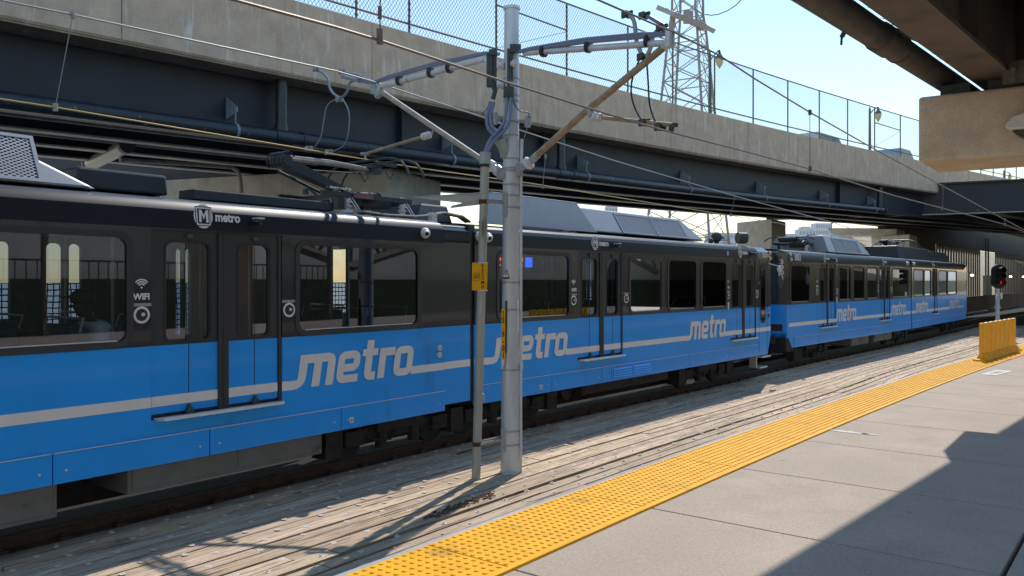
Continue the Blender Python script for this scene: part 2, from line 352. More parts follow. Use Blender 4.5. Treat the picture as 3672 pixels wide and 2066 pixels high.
def mesh_mat(name, col, px_, pz, wdt, uvs=True, diamond=True):
    m = bpy.data.materials.new(name); m.use_nodes = True; t = m.node_tree; b = t.nodes['Principled BSDF']; b.inputs['Base Color'].default_value = (*col, 1); b.inputs['Roughness'].default_value = .5; b.inputs['Metallic'].default_value = .3
    N = lambda k: t.nodes.new('ShaderNode'+k); L = t.links.new
    uv = N('UVMap'); uv.uv_map = 'UVMap'; nz = N('TexNoise'); nz.inputs['Scale'].default_value = .9; L(uv.outputs[0], nz.inputs['Vector'])
    off = N('VectorMath'); off.operation = 'SCALE'; off.inputs['Scale'].default_value = .12; L(nz.outputs['Color'], off.inputs[0])
    av = N('VectorMath'); av.operation = 'ADD'; L(uv.outputs[0], av.inputs[0]); L(off.outputs[0], av.inputs[1])
    sx = N('SeparateXYZ'); L(av.outputs[0], sx.inputs[0])
    def lin(a, c):
        A = N('Math'); A.operation = 'MULTIPLY'; A.inputs[1].default_value = a; L(sx.outputs[0], A.inputs[0])
        B = N('Math'); B.operation = 'MULTIPLY_ADD'; B.inputs[1].default_value = c; L(sx.outputs[1], B.inputs[0]); L(A.outputs[0], B.inputs[2])
        F = N('Math'); F.operation = 'PINGPONG'; F.inputs[1].default_value = .5; L(B.outputs[0], F.inputs[0])
        T = N('Math'); T.operation = 'LESS_THAN'; T.inputs[1].default_value = wdt; L(F.outputs[0], T.inputs[0]); return T
    if diamond: a = lin(1/px_, 1/pz); c = lin(1/px_, -1/pz)
    else: a = lin(1/px_, 0); c = lin(0, 1/pz)
    mx = N('Math'); mx.operation = 'MAXIMUM'; L(a.outputs[0], mx.inputs[0]); L(c.outputs[0], mx.inputs[1])
    tr = N('BsdfTransparent'); ms = N('MixShader'); L(mx.outputs[0], ms.inputs[0]); L(tr.outputs[0], ms.inputs[1]); L(b.outputs[0], ms.inputs[2]); L(ms.outputs[0], t.nodes['Material Output'].inputs[0])
    return m
M['chain'] = mesh_mat('chain_link_wire', (.22, .24, .27), .11, .15, .075)
M['grille'] = mesh_mat('expanded_metal', (.40, .43, .48), .075, .045, .13)
M['louvre'] = mesh_mat('louvre_mesh', (.42, .44, .47), .05, .05, .2)

def text(s, size, fn, name, mt, parent, bold=.0, align='CENTER', xs=1.0):
    cu = bpy.data.curves.new('tmp', 'FONT'); cu.body = s; cu.size = size; cu.align_x = align; cu.align_y = 'CENTER'; cu.offset = bold; cu.resolution_u = 3
    ob = bpy.data.objects.new('tmp', cu); C.objects.link(ob); dg = bpy.context.evaluated_depsgraph_get()
    me = bpy.data.meshes.new_from_object(ob.evaluated_get(dg)); mb = MB()
    mb.v = [Vector(fn(v.co.x*xs, v.co.y)) for v in me.vertices]; mb.f = [tuple(p.vertices) for p in me.polygons]
    bpy.data.objects.remove(ob); bpy.data.curves.remove(cu); bpy.data.meshes.remove(me)
    return mb.build(name, mt, parent)

# letter strokes for the big wordmark
def stroke(mb, pts, wd, fn, closed=False, rad=.16):
    P = [Vector(p) for p in pts]; Q = []; n = len(P)
    for i, p in enumerate(P):
        if not closed and i in (0, n-1): Q.append(p); continue
        a, b = P[i-1], P[(i+1) % n]; da = (a-p); db = (b-p); r = min(rad, da.length*.5, db.length*.5)
        A = p+da.normalized()*r; B = p+db.normalized()*r
        for k in range(6): t = k/5; Q.append(A*(1-t)**2+p*2*t*(1-t)+B*t*t)
    m = len(Q); lft = []; rgt = []
    for i, p in enumerate(Q):
        a = Q[i-1] if (closed or i > 0) else p; b = Q[(i+1) % m] if (closed or i < m-1) else p
        if (b-a).length < 1e-6: b = Q[(i+2) % m]
        d = (b-a).normalized(); nn = Vector((-d.y, d.x)); lft.append(p+nn*wd/2); rgt.append(p-nn*wd/2)
    rng = range(m) if closed else range(m-1)
    for i in rng:
        j = (i+1) % m; mb.quad(fn(*lft[i]), fn(*lft[j]), fn(*rgt[j]), fn(*rgt[i]))
def wordmark(F, s0, s1, z0, xh, n, parent, name='wordmark', slant=.18, lead=.45):
    mb = MB(); tot = 4.30; kx = (s1-s0-slant*xh)/(tot*1.0)
    lay = [0.0]
    def fn(x, y): return F(s0+x*kx+slant*y*xh, n-lay[0], z0+y*xh)
    def ribbon(*a, **k): lay[0] += .0008; stroke(*a, **k)     # each stroke a hair proud of the last
    W = .27; x = 0
    ribbon(mb, [(-lead, .12), (.13, .12), (.13, 1.0)], W, fn, rad=.24)
    ribbon(mb, [(.20, .87), (.62, .87), (.62, 0)], W, fn); ribbon(mb, [(.55, .87), (1.09, .87), (1.09, 0)], W, fn)
    x = 1.31
    ribbon(mb, [(x+.80, .12), (x+.13, .12), (x+.13, .88), (x+.70, .88), (x+.70, .47), (x+.26, .47)], W*.92, fn)
    x = 2.20
    ribbon(mb, [(x+.27, 1.3), (x+.27, .12), (x+.58, .12)], W, fn); ribbon(mb, [(x, .9), (x+.60, .9)], W*.85, fn)
    x = 2.88
    ribbon(mb, [(x+.13, 0), (x+.13, 1.0)], W, fn); ribbon(mb, [(x+.20, .87), (x+.62, .87)], W, fn)
    x = 3.50
    ribbon(mb, [(x+.13, .12), (x+.13, .88), (x+.67, .88), (x+.67, .12)], W*.95, fn, closed=True)
    return mb.build(name, M['white'], parent)

# ================================================================ THE SETTING
PZ = 1.15                                                        # platform top
EDGE = Path(arcpts(-.951, 4.60, 37.9, .22, 45, back=14), 1)       # platform edge
T1F = Frame(-2.978, 10.6, 36.8); s_ = T1F.s(1693); A = T1F(s_, 0, 0)
T1F = Frame(A.x, A.y, 36.8); T2F = Frame(A.x, A.y, 39.4)
T3F = Frame(8.42, 25.2, 40.4); t3l = T3F.s(3268); Bq = T3F(t3l, 0, 0); T4F = Frame(Bq.x, Bq.y, 38.8)
side = [T1F(-24, 0, 0), T1F(-12, 0, 0), T1F(-5, 0, 0), T1F(0, 0, 0), T2F(6, 0, 0), T2F(12, 0, 0), T3F(2, 0, 0), T3F(t3l, 0, 0), T4F(12, 0, 0), T4F(12, 0, 0)+Vector((24, 29, 0)), T4F(12, 0, 0)+Vector((62, 68, 0))]
SIDE = Path([(p.x, p.y) for p in side], 3)                       # vertical plane of the train's near side
RAILC = SIDE.off(-.46)
tag(MB().quad((-900,-300,-.45), (1500,-300,-.45), (1500,2200,-.45), (-900,2200,-.45)).build('ground', M['ground']), kind='structure')

def strip(path, u0, u1, v0, v1, z, du=.5, z1=None, mb=None):     # slab along a path
    mb = mb or MB(); u = u0; z1 = z if z1 is None else z1
    while u < u1-1e-6:
        w_ = min(u1, u+du); mb.quad(path(u, v0, z), path(w_, v0, z), path(w_, v1, z), path(u, v1, z)); u = w_
    return mb
def beam(path, u0, u1, v0, v1, z0, z1, du=.6, mb=None, dz=0):    # closed bar along a path
    mb = mb or MB(); n = max(1, int(math.ceil((u1-u0)/du))); i0 = len(mb.v)
    for k in range(n+1):
        u = u0+(u1-u0)*k/n; e = dz*(u-u0); mb.v += [path(u, v0, z0+e), path(u, v1, z0+e), path(u, v1, z1+e), path(u, v0, z1+e)]
    for k in range(n):
        a = i0+4*k
        for q in range(4): b = (q+1) % 4; mb.f.append((a+q, a+b, a+b+4, a+q+4))
    mb.f.append((i0, i0+3, i0+2, i0+1)); e = i0+4*n; mb.f.append((e, e+1, e+2, e+3)); return mb

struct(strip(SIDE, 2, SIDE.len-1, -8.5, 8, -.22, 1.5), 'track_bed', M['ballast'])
# platform: concrete slabs, base, edge strip, yellow tactile strip
joint_u = []
for px, py in ((2350, 1823), (2691, 1684), (2931, 1586), (3111, 1510), (3241, 1453)):
    g = G(px, py, PZ); best = min((((EDGE(k*.05, .69, 0).xy-g.xy).length), k*.05) for k in range(0, 900)); joint_u.append(best[1])
pitch = (joint_u[-1]-joint_u[0])/4
us = [joint_u[0]+pitch*k for k in range(-10, 34)]
us = [u for u in us if 0 <= u <= EDGE.len-.3]
mb = MB()
for k in range(len(us)-1):
    for v0, v1 in ((.70, 2.89), (2.92, 5.2), (5.23, 8.2), (8.23, 12)):
        beam(EDGE, us[k]+.007, us[k+1]-.007, v0, v1, PZ-.12, PZ, mb=mb)
plat = struct(mb, 'platform', M['slab'], bevel=.006)
tag(beam(EDGE, 0, EDGE.len-.5, .02, 12, -.2, PZ-.10).build('platform_base', M['conc'], plat))
tag(beam(EDGE, 0, EDGE.len-.5, -.035, .012, PZ-.16, PZ+.002).build('edge_strip', M['edge'], plat))
tag(beam(EDGE, 0, EDGE.len-.5, .662, .698, PZ-.1, PZ+.014).build('tactile_border', M['yellow'], plat))
mb = MB(); u = us[0]
while u < EDGE.len-1:
    beam(EDGE, u+.006, min(u+pitch/1-.006, EDGE.len-.5), .014, .66, PZ-.02, PZ+.006, mb=mb); u += pitch
tact = struct(mb, 'tactile_paving', M['yellow'])
mb = MB(); u = 10.0
while u < 40:
    for k in range(10):
        c = EDGE(u, .045+.0635*k, PZ+.0055); d = EDGE.pt(u)[1]; i0 = len(mb.v); n = 8
        for rr, hh in ((.0165, 0), (.0135, .0058), (.0075, .0074)):
            for q in range(n): a = 2*math.pi*q/n; mb.v.append(c+Vector((rr*math.cos(a), rr*math.sin(a), hh)))
        for l in range(2):
            for q in range(n): b = (q+1) % n; mb.f.append((i0+l*n+q, i0+l*n+b, i0+l*n+n+b, i0+l*n+n+q))
        mb.f.append(tuple(i0+2*n+q for q in range(n)))
    u += .0635 if u < 32 else .127
tag(mb.build('truncated_domes', M['yellow'], tact), kind='stuff')
# spilled white paint and the paper sticker
mb = MB(); a = G(2960, 1541, PZ); b_ = G(3120, 1559, PZ); ctr = (a+b_)/2; dirv = (b_-a)/2; pn = Vector((-dirv.y, dirv.x, 0)).normalized()
for sc_, off_ in ((1, 0), (.5, 1.1)):
    P = []
    for k in range(26):
        t = 2*math.pi*k/26; r_ = random.uniform(.7, 1.15); P.append(ctr+dirv*off_*.9+dirv*math.cos(t)*sc_*r_+pn*math.sin(t)*.055*sc_*random.uniform(.5, 1.3)+Vector((0, 0, .004)))
    mb.poly(P)
tag(mb.build('paint_spill', M['paint_white'], plat))
mb = MB(); fq = [G(3515, 1343, PZ+.004), G(3572, 1346, PZ+.004), G(3634, 1331, PZ+.004), G(3572, 1328, PZ+.004)]
mb.prism(fq, (0, 0, .003)); st = mb.build('floor_sticker', M['whitep'])
tag(st, 'white rectangular sticker on the platform beside the yellow barrier', 'sticker')
tag(MB().prism([Vector(fq[0])*.75+fq[2]*.25+Vector((0,0,.006)), Vector(fq[1])*.7+fq[3]*.3+Vector((0,0,.006)), Vector(fq[2])*.75+fq[0]*.25+Vector((0,0,.006)), Vector(fq[3])*.7+fq[1]*.3+Vector((0,0,.006))], (0,0,.001)).build('printed_panel', M['slab'], st))

# timber deck between the tracks
NEARC = EDGE.off(-2.15)                                          # far rail of the near track, roughly
mb = MB(); bolts = []; mb2 = MB()
def deckpt(u, w_, z):                                            # w_ metres in from the rail-side edge
    return SIDE(u, -.42+w_, z)
widths = []; w0 = .0; k = 0
while w0 < 4.3: wd = (.235, .19, .25, .21, .23, .26, .2)[k % 7]; widths.append((w0, wd)); w0 += wd; k += 1
slot_k = None
for k, (w0, wd) in enumerate(widths):
    gap = .022
    if k == 2: gap = .075
    if k == 12: gap = .075
    u = 1.0+random.uniform(-3, 0)
    zoff = random.uniform(-.006, .006)+(.02 if k in (0, 1) else 0)
    while u < 74:
        L = random.choice((3.0, 3.6, 4.2, 4.8)); a, b = max(u, .5), min(u+L-.012, 74); tone = random.uniform(.78, 1.2); tn = (tone, tone*random.uniform(.95, 1.0), tone*random.uniform(.88, 1.0)); dzv = zoff+random.uniform(-.005, .006)
        n = max(1, int((b-a)/.6)); i0 = len(mb.v)
        vr = random.random()*20
        for q in range(n+1):
            uu = a+(b-a)*q/n; e0 = w0+gap+random.uniform(-.003, .004); e1 = w0+wd-.002+random.uniform(-.004, .002)
            for ww, zz in ((e0, -.07), (e0, dzv), (e1, dzv+random.uniform(-.002, .002)), (e1, -.07)):
                mb.v.append(deckpt(uu, ww, zz)); mb.uv.append((uu, ww+(0 if zz > -.05 else .07)+vr)); mb.col.append(tn)
        for q in range(n):
            c = i0+4*q
            for e in range(3): mb.f.append((c+e, c+e+1, c+e+5, c+e+4))
        mb.f.append((i0, i0+1, i0+2, i0+3)); e = i0+4*n; mb.f.append((e+3, e+2, e+1, e))
        u += L
    ub = 1.3+(k % 2)*.28
    while ub < 60:
        if random.random() < .72: bolts.append((ub+random.uniform(-.07, .07), w0+wd*random.uniform(.25, .75), dzv, k)); ub += .60
struct(strip(SIDE, .5, 74, -.40, 4.0, -.04, 1.0), 'deck_underlay', M['woodgreen'])
deck = struct(mb, 'timber_deck', M['wood'])
def bolt_mb(c, r=.033, tall=True, ang=0):
    m_ = MB(); n = 10
    for r0, z0, z1 in ((r, 0, .006),)+(((r*.42, .006, .022),) if tall else ((r*.3, .006, .010),)):
        i0 = len(m_.v); nn = n if r0 == r else 6
        for z in (z0, z1):
            for q in range(nn): a = 2*math.pi*q/nn+ang; m_.v.append(Vector(c)+Vector((r0*math.cos(a), r0*math.sin(a), z)))
        for q in range(nn): b = (q+1) % nn; m_.f.append((i0+q, i0+b, i0+nn+b, i0+nn+q))
        m_.f.append(tuple(i0+nn+q for q in range(nn)))
    return m_
do = Vector(deck['_o']); protos = []
for tall in (False, True):
    m_ = bolt_mb(do, .034, tall); o = m_.build('bolt', M['boltm'], deck); protos.append(o)
vis = []
for (ub, wv, z, k) in bolts:
    p = deckpt(ub, wv, z+.001)
    if p.y < 1.5: continue
    px = CX+FP*p.x/p.y; py = HY-FP*(p.z-H)/p.y
    vis.append((0 if (-60 < px < 3700 and py < 2120 and wv < 3.5) else 1, p.y, p, k))
vis.sort(key=lambda t: (t[0], t[1])); rest = MB()
for i, (_, _, p, k) in enumerate(vis):
    tall = k in (0, 11, 12, 13) and random.random() < .85
    if i < 100:
        src = protos[1 if tall else 0]
        o = src if (tall and i == 0) else src.copy()
        if o is not src: C.objects.link(o)
        o.parent = deck; o.location = p-do; o['_used'] = 1
    else:
        if p.y > 45: continue
        q = bolt_mb(p, .034, tall); b0 = len(rest.v); rest.v += q.v; rest.f += [tuple(x+b0 for x in f) for f in q.f]
for o in protos:
    if '_used' not in o: bpy.data.objects.remove(o)
tag(rest.build('bolts', M['boltm'], deck), kind='stuff')

mb = MB(); rr_ = random.Random(3)
for k in range(150):
    t = rr_.random(); px = 1530+t*240+rr_.uniform(-12, 12); py = 1856-t*86+rr_.gauss(0, 5); c = G(px, py, 0.012+rr_.random()*.02); a_ = rr_.uniform(25, 75)
    mb.cbox(c, rr_.uniform(.02, .08), rr_.uniform(.006, .018), rr_.uniform(.006, .018), a_)
tag(mb.build('rotten_splinters', mat('rotten_wood', (.16, .085, .05), .95, var=.4, vs=20), deck), kind='stuff')
# rails
def rail(path, u0, u1, v, z0, label, nm='rail'):
    mb = MB(); prof = [(-.07, 0), (.07, 0), (.07, .015), (.012, .035), (.012, .12), (.036, .135), (.036, .168), (-.036, .168), (-.036, .135), (-.012, .12), (-.012, .035), (-.07, .015)]
    n = int((u1-u0)/.8); m = len(prof); i0 = 0
    for k in range(n+1):
        u = u0+(u1-u0)*k/n
        for a, z in prof: mb.v.append(path(u, v+a, z0+z))
    for k in range(n):
        for q in range(m): b = (q+1) % m; mb.f.append((k*m+q, k*m+b, k*m+m+b, k*m+m+q))
    o = mb.build(nm, M['rust']); tag(o, label, 'rail', 'steel running rails'); tag(beam(path, u0, u1, v-.02, v+.02, z0+.168, z0+.1705).build('rail_head', M['railtop'], o)); return o
r1 = rail(SIDE, 1, SIDE.len-1, -.53, 0, 'rusty steel rail under the near side of the trains, against the timber deck')
clip = MB(); p, d = SIDE.pt(6); clip_o = None
for k in range(98):
    u = 4+k*.62; q = MB(); c = SIDE(u, -.44, .028); dd = SIDE.pt(u)[1]; q.cbox(c, .11, .10, .055, math.degrees(math.atan2(dd.y, dd.x))); q.cbox(c+Vector((0,0,.035)), .05, .05, .04, 20)
    q.build('rail_clip', M['rust'], r1)
rail(SIDE, 1, SIDE.len-1, -2.0, 0, 'rusty steel rail under the far side of the trains')
rail(EDGE, 0, EDGE.len-1, -.62, .0, 'rusty rail directly beside the platform edge')
rail(EDGE, 0, EDGE.len-1, -2.08, .0, 'rusty rail between the platform and the bolted timber deck')

# ---------------------------------------------------------------- road bridge above the train
BR = Path(arcpts(-3.4, 20, 41, 0, 1, back=26)[:-1]+arcpts(-3.4, 20, 41, .2, 28)[:-1]+arcpts(*arcpts(-3.4, 20, 41, .2, 28)[-1], 46.5, .05, 60), 1)
U0 = 26.0
def zt(u): return 9.10+.0165*(u-U0)
def brbeam(mb, u0, u1, v0, v1, a, b, du=1.0):                    # a,b heights relative to parapet top
    n = max(1, int((u1-u0)/du)); i0 = len(mb.v)
    for k in range(n+1):
        u = u0+(u1-u0)*k/n; t = zt(u); mb.v += [BR(u, v0, t+a), BR(u, v1, t+a), BR(u, v1, t+b), BR(u, v0, t+b)]
    for k in range(n):
        c = i0+4*k
        for q in range(4): e = (q+1) % 4; mb.f.append((c+q, c+e, c+e+4, c+q+4))
    mb.f.append((i0, i0+3, i0+2, i0+1)); e = i0+4*n; mb.f.append((e, e+1, e+2, e+3)); return mb
bl = BR.len
bridge = empty('road_bridge', tuple(BR(U0, 0, 0)), 'concrete and dark steel road bridge with a fenced parapet above the trains', 'bridge')
mb = MB(); u = 2.0; jts = []
jpx = [733, 1043, 1538, 1905, 2190]
while u < bl-2: brbeam(mb, u+.006, min(u+6.0, bl-1)-.006, -.35, 0, -1.66, 0); u += 6.0
mb.build('parapet', M['parapet'], bridge, bevel=.015)
mb = MB(); brbeam(mb, 2, bl-1, -.34, -.01, -1.70, -1.55)
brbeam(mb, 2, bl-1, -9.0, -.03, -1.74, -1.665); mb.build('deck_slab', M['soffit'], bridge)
mb = MB(); brbeam(mb, 2, bl-1, -.78, -.74, -3.10, -1.742); brbeam(mb, 2, bl-1, -.90, -.60, -3.14, -3.10); mb.build('edge_girder', M['girder'], bridge)
for i, v in enumerate((-2.7, -4.6, -6.4)):
    mb = MB(); brbeam(mb, 2, bl-1, v-.02, v+.02, -3.10, -1.742); g_ = mb.build('girder', M['girder'], bridge)
    mb = MB(); brbeam(mb, 2, bl-1, v-.17, v+.17, -3.14, -3.101); brbeam(mb, 2, bl-1, v-.15, v+.15, -2.35, -2.33); mb.build('flange', M['flange'], g_)
mb = MB()
for k in range(16):
    u = 6+k*4.6; brbeam(mb, u, u+.12, -6.38, -.79, -2.75, -1.95, 5)
mb.build('cross_frame', M['girder'], bridge)
for u in (BR.u_at(1440, -.6), BR.u_at(2012, -.6)-.9, BR.u_at(640, -.6)-9, BR.u_at(3010, -.6)):      # web stiffeners
    mb = MB(); brbeam(mb, u, u+.025, -.739, -.56, -3.09, -1.745, 5); mb.build('stiffener', M['girder'], bridge)
# drain pipe on the girder
PV = -.36
def ppt(u, dz=0, dv=0): return BR(u, PV+dv, zt(u)-3.03+dz)
upend = BR.u_at(3160, PV); mb = MB(); mb.tube([ppt(u) for u in [2+k for k in range(int(upend-2))]+[upend]], .162, 14); pp = mb.build('drain_pipe', M['pipe'], bridge, smooth=True)
for px in (1010, 2012, 3155):
    u = BR.u_at(px, PV); mb = MB(); mb.tube([ppt(u), ppt(u, 1.28)], .135, 12); mb.build('downpipe', M['pipe'], pp, smooth=True)
    mb = MB(); mb.tube([ppt(u, .13), ppt(u, .26)], .16, 12); mb.tube([ppt(u-.2), ppt(u+.25)], .18, 12); mb.tube([ppt(u+.5), ppt(u+.62)], .178, 12); mb.build('pipe_joint', M['pipe'], pp, smooth=True)
for px in (845, 1620, 2100, 2470, 2740, 2965, 3135):
    u = BR.u_at(px, PV); mb = MB(); mb.tube([ppt(u-.03), ppt(u+.03)], .175, 14); mb.tube([ppt(u, .1, .02), ppt(u, .52, .02)], .016, 6)
    mb.prism([BR(u, -.735, zt(u)-2.25), BR(u, -.735, zt(u)-2.75), BR(u, -.30, zt(u)-2.62), BR(u, -.30, zt(u)-2.52)], BR.pt(u)[1].to_3d()*.03)
    mb.build('pipe_bracket', M['galv'], pp)
mb = MB()
for k in range(1400):                                            # bird spikes on the flange
    u = 4+k*.035; b0 = BR(u, random.uniform(-.58, -.5), zt(u)-2.88); e = Vector((random.uniform(-.03, .03), random.uniform(-.03, .03), random.uniform(.1, .18)))
    mb.quad(b0, b0+Vector((.004, .002, 0)), b0+e+Vector((.003, 0, 0)), b0+e)
tag(mb.build('bird_spikes', M['pipe'], bridge), kind='stuff')
# conduits clipped to the girders
for v, z0 in ((-1.9, -3.0), (-3.6, -3.05)):
    mb = MB(); mb.tube([BR(2+k, v, zt(2+k)+z0) for k in range(26)], .03, 6); mb.build('conduit', M['flange'], bridge, smooth=True)
# concrete under-deck pier and others
def pier(pts, z0, z1, label, mt='conc'):
    zl = z0 if z0 < 1 else z0
    mb = MB(); mb.prism([Vector((x, y, zl)) for x, y in pts], (0, 0, z1-zl)); o = mb.build('bridge_pier', M[mt], bevel=.06)
    return tag(o, label, 'pier', 'concrete piers carrying the road bridge')
a = Vector((-3.3, 22.2)); d1 = Vector((-.93, .37)); d2 = Vector((.37, .93))
pier([a, a+d2*3.1, a+d2*3.1+d1*2.6, a+d1*2.6], 4.2, 5.84, 'grey square bridge pier right behind the raised pantograph')
mb = MB(); b0 = a+d1*2.62+d2*.5
mb.prism([b0.to_3d()+Vector((0,0,4.5)), (b0+d2*1.2).to_3d()+Vector((0,0,4.5)), (b0+d2*1.2+d1*13).to_3d()+Vector((0,0,4.5)), (b0+d1*13).to_3d()+Vector((0,0,4.5))], (0, 0, 1.45))
ab = tag(mb.build('pier_beam', M['conc']), 'long beige concrete crossbeam under the road bridge, left of the square pier', 'pier beam')
q0 = (b0+d1*1.5+d2*.2).to_3d(); MB().hexa([q0+Vector((0,0,-.5)), q0+d1.to_3d()*1.3+Vector((0,0,-.5)), q0+(d1*1.3+d2*.8).to_3d()+Vector((0,0,-.5)), q0+(d2*.8).to_3d()+Vector((0,0,-.5)), q0+Vector((0,0,4.498)), q0+d1.to_3d()*1.3+Vector((0,0,4.498)), q0+(d1*1.3+d2*.8).to_3d()+Vector((0,0,4.498)), q0+(d2*.8).to_3d()+Vector((0,0,4.498))]).build('column', M['conc'], ab)
p1 = U(2642, 860, 50).xy; p2_ = U(2768, 860, 47).xy
pier([p1, p2_, p2_+Vector((1.6, 2.4)), p1+Vector((1.6, 2.4))], -.5, 6.35, 'beige bridge pier above the coupled ends of the two trains')
p1 = U(3125, 860, 60).xy; p2_ = U(3262, 860, 56).xy
pier([p1, p2_, p2_+Vector((2, 3)), p1+Vector((2, 3))], -.5, 6.0, 'brown bridge pier behind the pantograph of the far train')
mb = MB(); p3 = U(2965, 820, 64); mb.prism([U(2965, 818, 64), U(3172, 818, 62), U(3125, 843, 62.5), U(2990, 843, 64)], (2.0, 2.6, 0)); mb.prism([U(3125, 822, 59.5)+Vector((0,0,.0)), U(3215, 822, 58), U(3215, 855, 58), U(3125, 855, 59.5)], (1.6, 2.2, 0))
tag(mb.build('pier_cap', M['conc']), 'flared pale pier cap behind the roof hood of the far train', 'pier cap')
mb = MB(); b0 = a+d1*2.62+d2*1.0
mb.prism([b0.to_3d()+Vector((0,0,5.96)), (b0+d2*.3).to_3d()+Vector((0,0,5.96)), (b0+d2*.3+d1*13).to_3d()+Vector((0,0,5.96)), (b0+d1*13).to_3d()+Vector((0,0,5.96))], (0, 0, 1.3))
mb.build('dark_backing', M['girder'], bridge)  # dark panel added to fill the shaded gap above the crossbeam
# pipe + tube lamp under the bridge at the left
P1 = U(322, 590, 21.6); P2 = U(456, 522, 18.9); dv = (P2-P1)
tl = empty('tube_light', tuple(P1), 'cylindrical strip lamp hanging unlit under the road bridge', 'lamp')
mb = MB(); mb.tube([P1, P2], .17, 12); mb.build('tube_cover', mat('lamp_tube', (.30, .26, .20), .35, var=.15), tl, smooth=True)
mb = MB(); mb.tube([P1-dv*.03, P1+dv*.03], .19, 12); mb.build('end_cap', M['fitting'], tl); MB().tube([P2-dv*.04, P2+dv*.02], .19, 12).build('end_cap', M['fitting'], tl); MB().tube([P1+dv*.5, P1+dv*.5+Vector((0,0,.6))], .02, 6).build('hanger', M['fitting'], tl)
mb = MB(); mb.tube([U(430, 574, 19.5), U(700, 590, 21.2), U(830, 600, 22.2), U(852, 612, 22.2), U(862, 640, 22.2), U(866, 690, 22.1)], .055, 8)
tag(mb.build('conduit_pipe', M['flange'], smooth=True), 'bent conduit running down to the beige crossbeam under the bridge', 'pipe')

# chain link fence on the parapet
fence = empty('chain_link_fence', tuple(BR(U0, -.17, zt(U0))), 'tall chain link fence with rusty rails along the bridge parapet', 'fence')
ppx = [-900, -300, 250, 760, 1275, 1466, 1780, 2032, 2250, 2412, 2563, 2700, 2825, 2938, 3040, 3137, 3228, 3312]
fu = sorted(set([BR.u_at(p, -.17) for p in ppx[4:]]+[BR.u_at(1275, -.17)-2.35*k for k in range(1, 6)]+[BR.u_at(3312, -.17)+2.4*k for k in range(1, 16)]))
fu = [u for u in fu if 2 < u < bl-2]; FH = 2.35
def fpt(u, h, dv=0): return BR(u, -.17+dv, zt(u)+h)
for u in fu: MB().tube([fpt(u, -.05), fpt(u, FH)], .032, 8).build('post', M['fencerust'], fence, smooth=True)
for h in (.28, FH):
    for a, b in zip(fu, fu[1:]):
        MB().tube([fpt(a, h), fpt(b, h)], .027, 6).build('rail', M['fencerust'], fence, smooth=True)
for px in (1790, 3145):
    a = min(fu, key=lambda q: abs(q-BR.u_at(px, -.17))); b = fu[fu.index(a)+1]
    MB().tube([fpt(a, 1.55), fpt(b, 1.5)], .025, 6).build('mid_rail', M['fencerust'], fence, smooth=True)
    MB().tube([fpt(a, .3), fpt(b, 1.45)], .008, 5).build('brace_wire', M['fencerust'], fence)
mb = MB(); u = fu[0]
while u < fu[-1]:
    v2 = u+.4
    for a, b, c, d in ((u, v2, v2, u),):
        mb.quad(fpt(u, .02, .03), fpt(v2, .02, .03), fpt(v2, FH+.02, .03), fpt(u, FH+.02, .03)); mb.uv += [(u, 0), (v2, 0), (v2, FH), (u, FH)]
    u = v2
mb.build('wire_mesh', M['chain'], fence)

# cross deck and tunnel ceiling over both tracks further on
cd = empty('cross_bridge', (22, 50, 0), 'dark steel bridge deck crossing over both tracks ahead of the far train', 'bridge')
c0 = Vector((16.6, 53.7, 0)); c1 = Vector((29.5, 47.2, 0)); cdir = (c1-c0).normalized(); cn = Vector((-cdir.y, cdir.x, 0))
if cn.y < 0: cn = -cn
def CP(s, n, z): v = c0+cdir*s+cn*n; v.z = z; return v
MB().box(CP, 0, 40, 0, .05, 6.82, 8.55).build('face_girder', M['girder'], cd)
MB().box(CP, 0, 40, -.16, .20, 6.76, 6.815).build('bottom_flange', M['flange'], cd)
MB().box(CP, 0, 40, -.2, .3, 8.555, 8.66).build('top_flange', M['girder'], cd)
ceil = [(17.0, 54.0), (27.7, 61), (47.5, 80.5), (100, 142), (130, 118), (60, 38), (40, 42.3)]
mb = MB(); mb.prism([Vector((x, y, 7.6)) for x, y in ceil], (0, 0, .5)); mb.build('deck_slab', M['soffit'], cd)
for k in range(9):
    s = 1.5+k*3.4; mb = MB(); a0 = CP(s, .1, 0); dd = Vector((math.sin(R(46)), math.cos(R(46)), 0)); e = Vector((dd.y, -dd.x, 0))
    L_ = 16+k*12 if k < 4 else 70
    mb.hexa([a0+Vector((0,0,7.0)), a0+dd*L_+Vector((0,0,7.0)), a0+dd*L_+e*.3+Vector((0,0,7.0)), a0+e*.3+Vector((0,0,7.0)), a0+Vector((0,0,7.6)), a0+dd*L_+Vector((0,0,7.6)), a0+dd*L_+e*.3+Vector((0,0,7.6)), a0+e*.3+Vector((0,0,7.6))])
    g_ = mb.build('girder', M['girder'], cd)
    mb = MB(); a0 = a0-e*.06; mb.hexa([a0+Vector((0,0,6.94)), a0+dd*L_+Vector((0,0,6.94)), a0+dd*L_+e*.42+Vector((0,0,6.94)), a0+e*.42+Vector((0,0,6.94)), a0+Vector((0,0,6.995)), a0+dd*L_+Vector((0,0,6.995)), a0+dd*L_+e*.42+Vector((0,0,6.995)), a0+e*.42+Vector((0,0,6.995))]); mb.build('flange', M['flange'], g_)
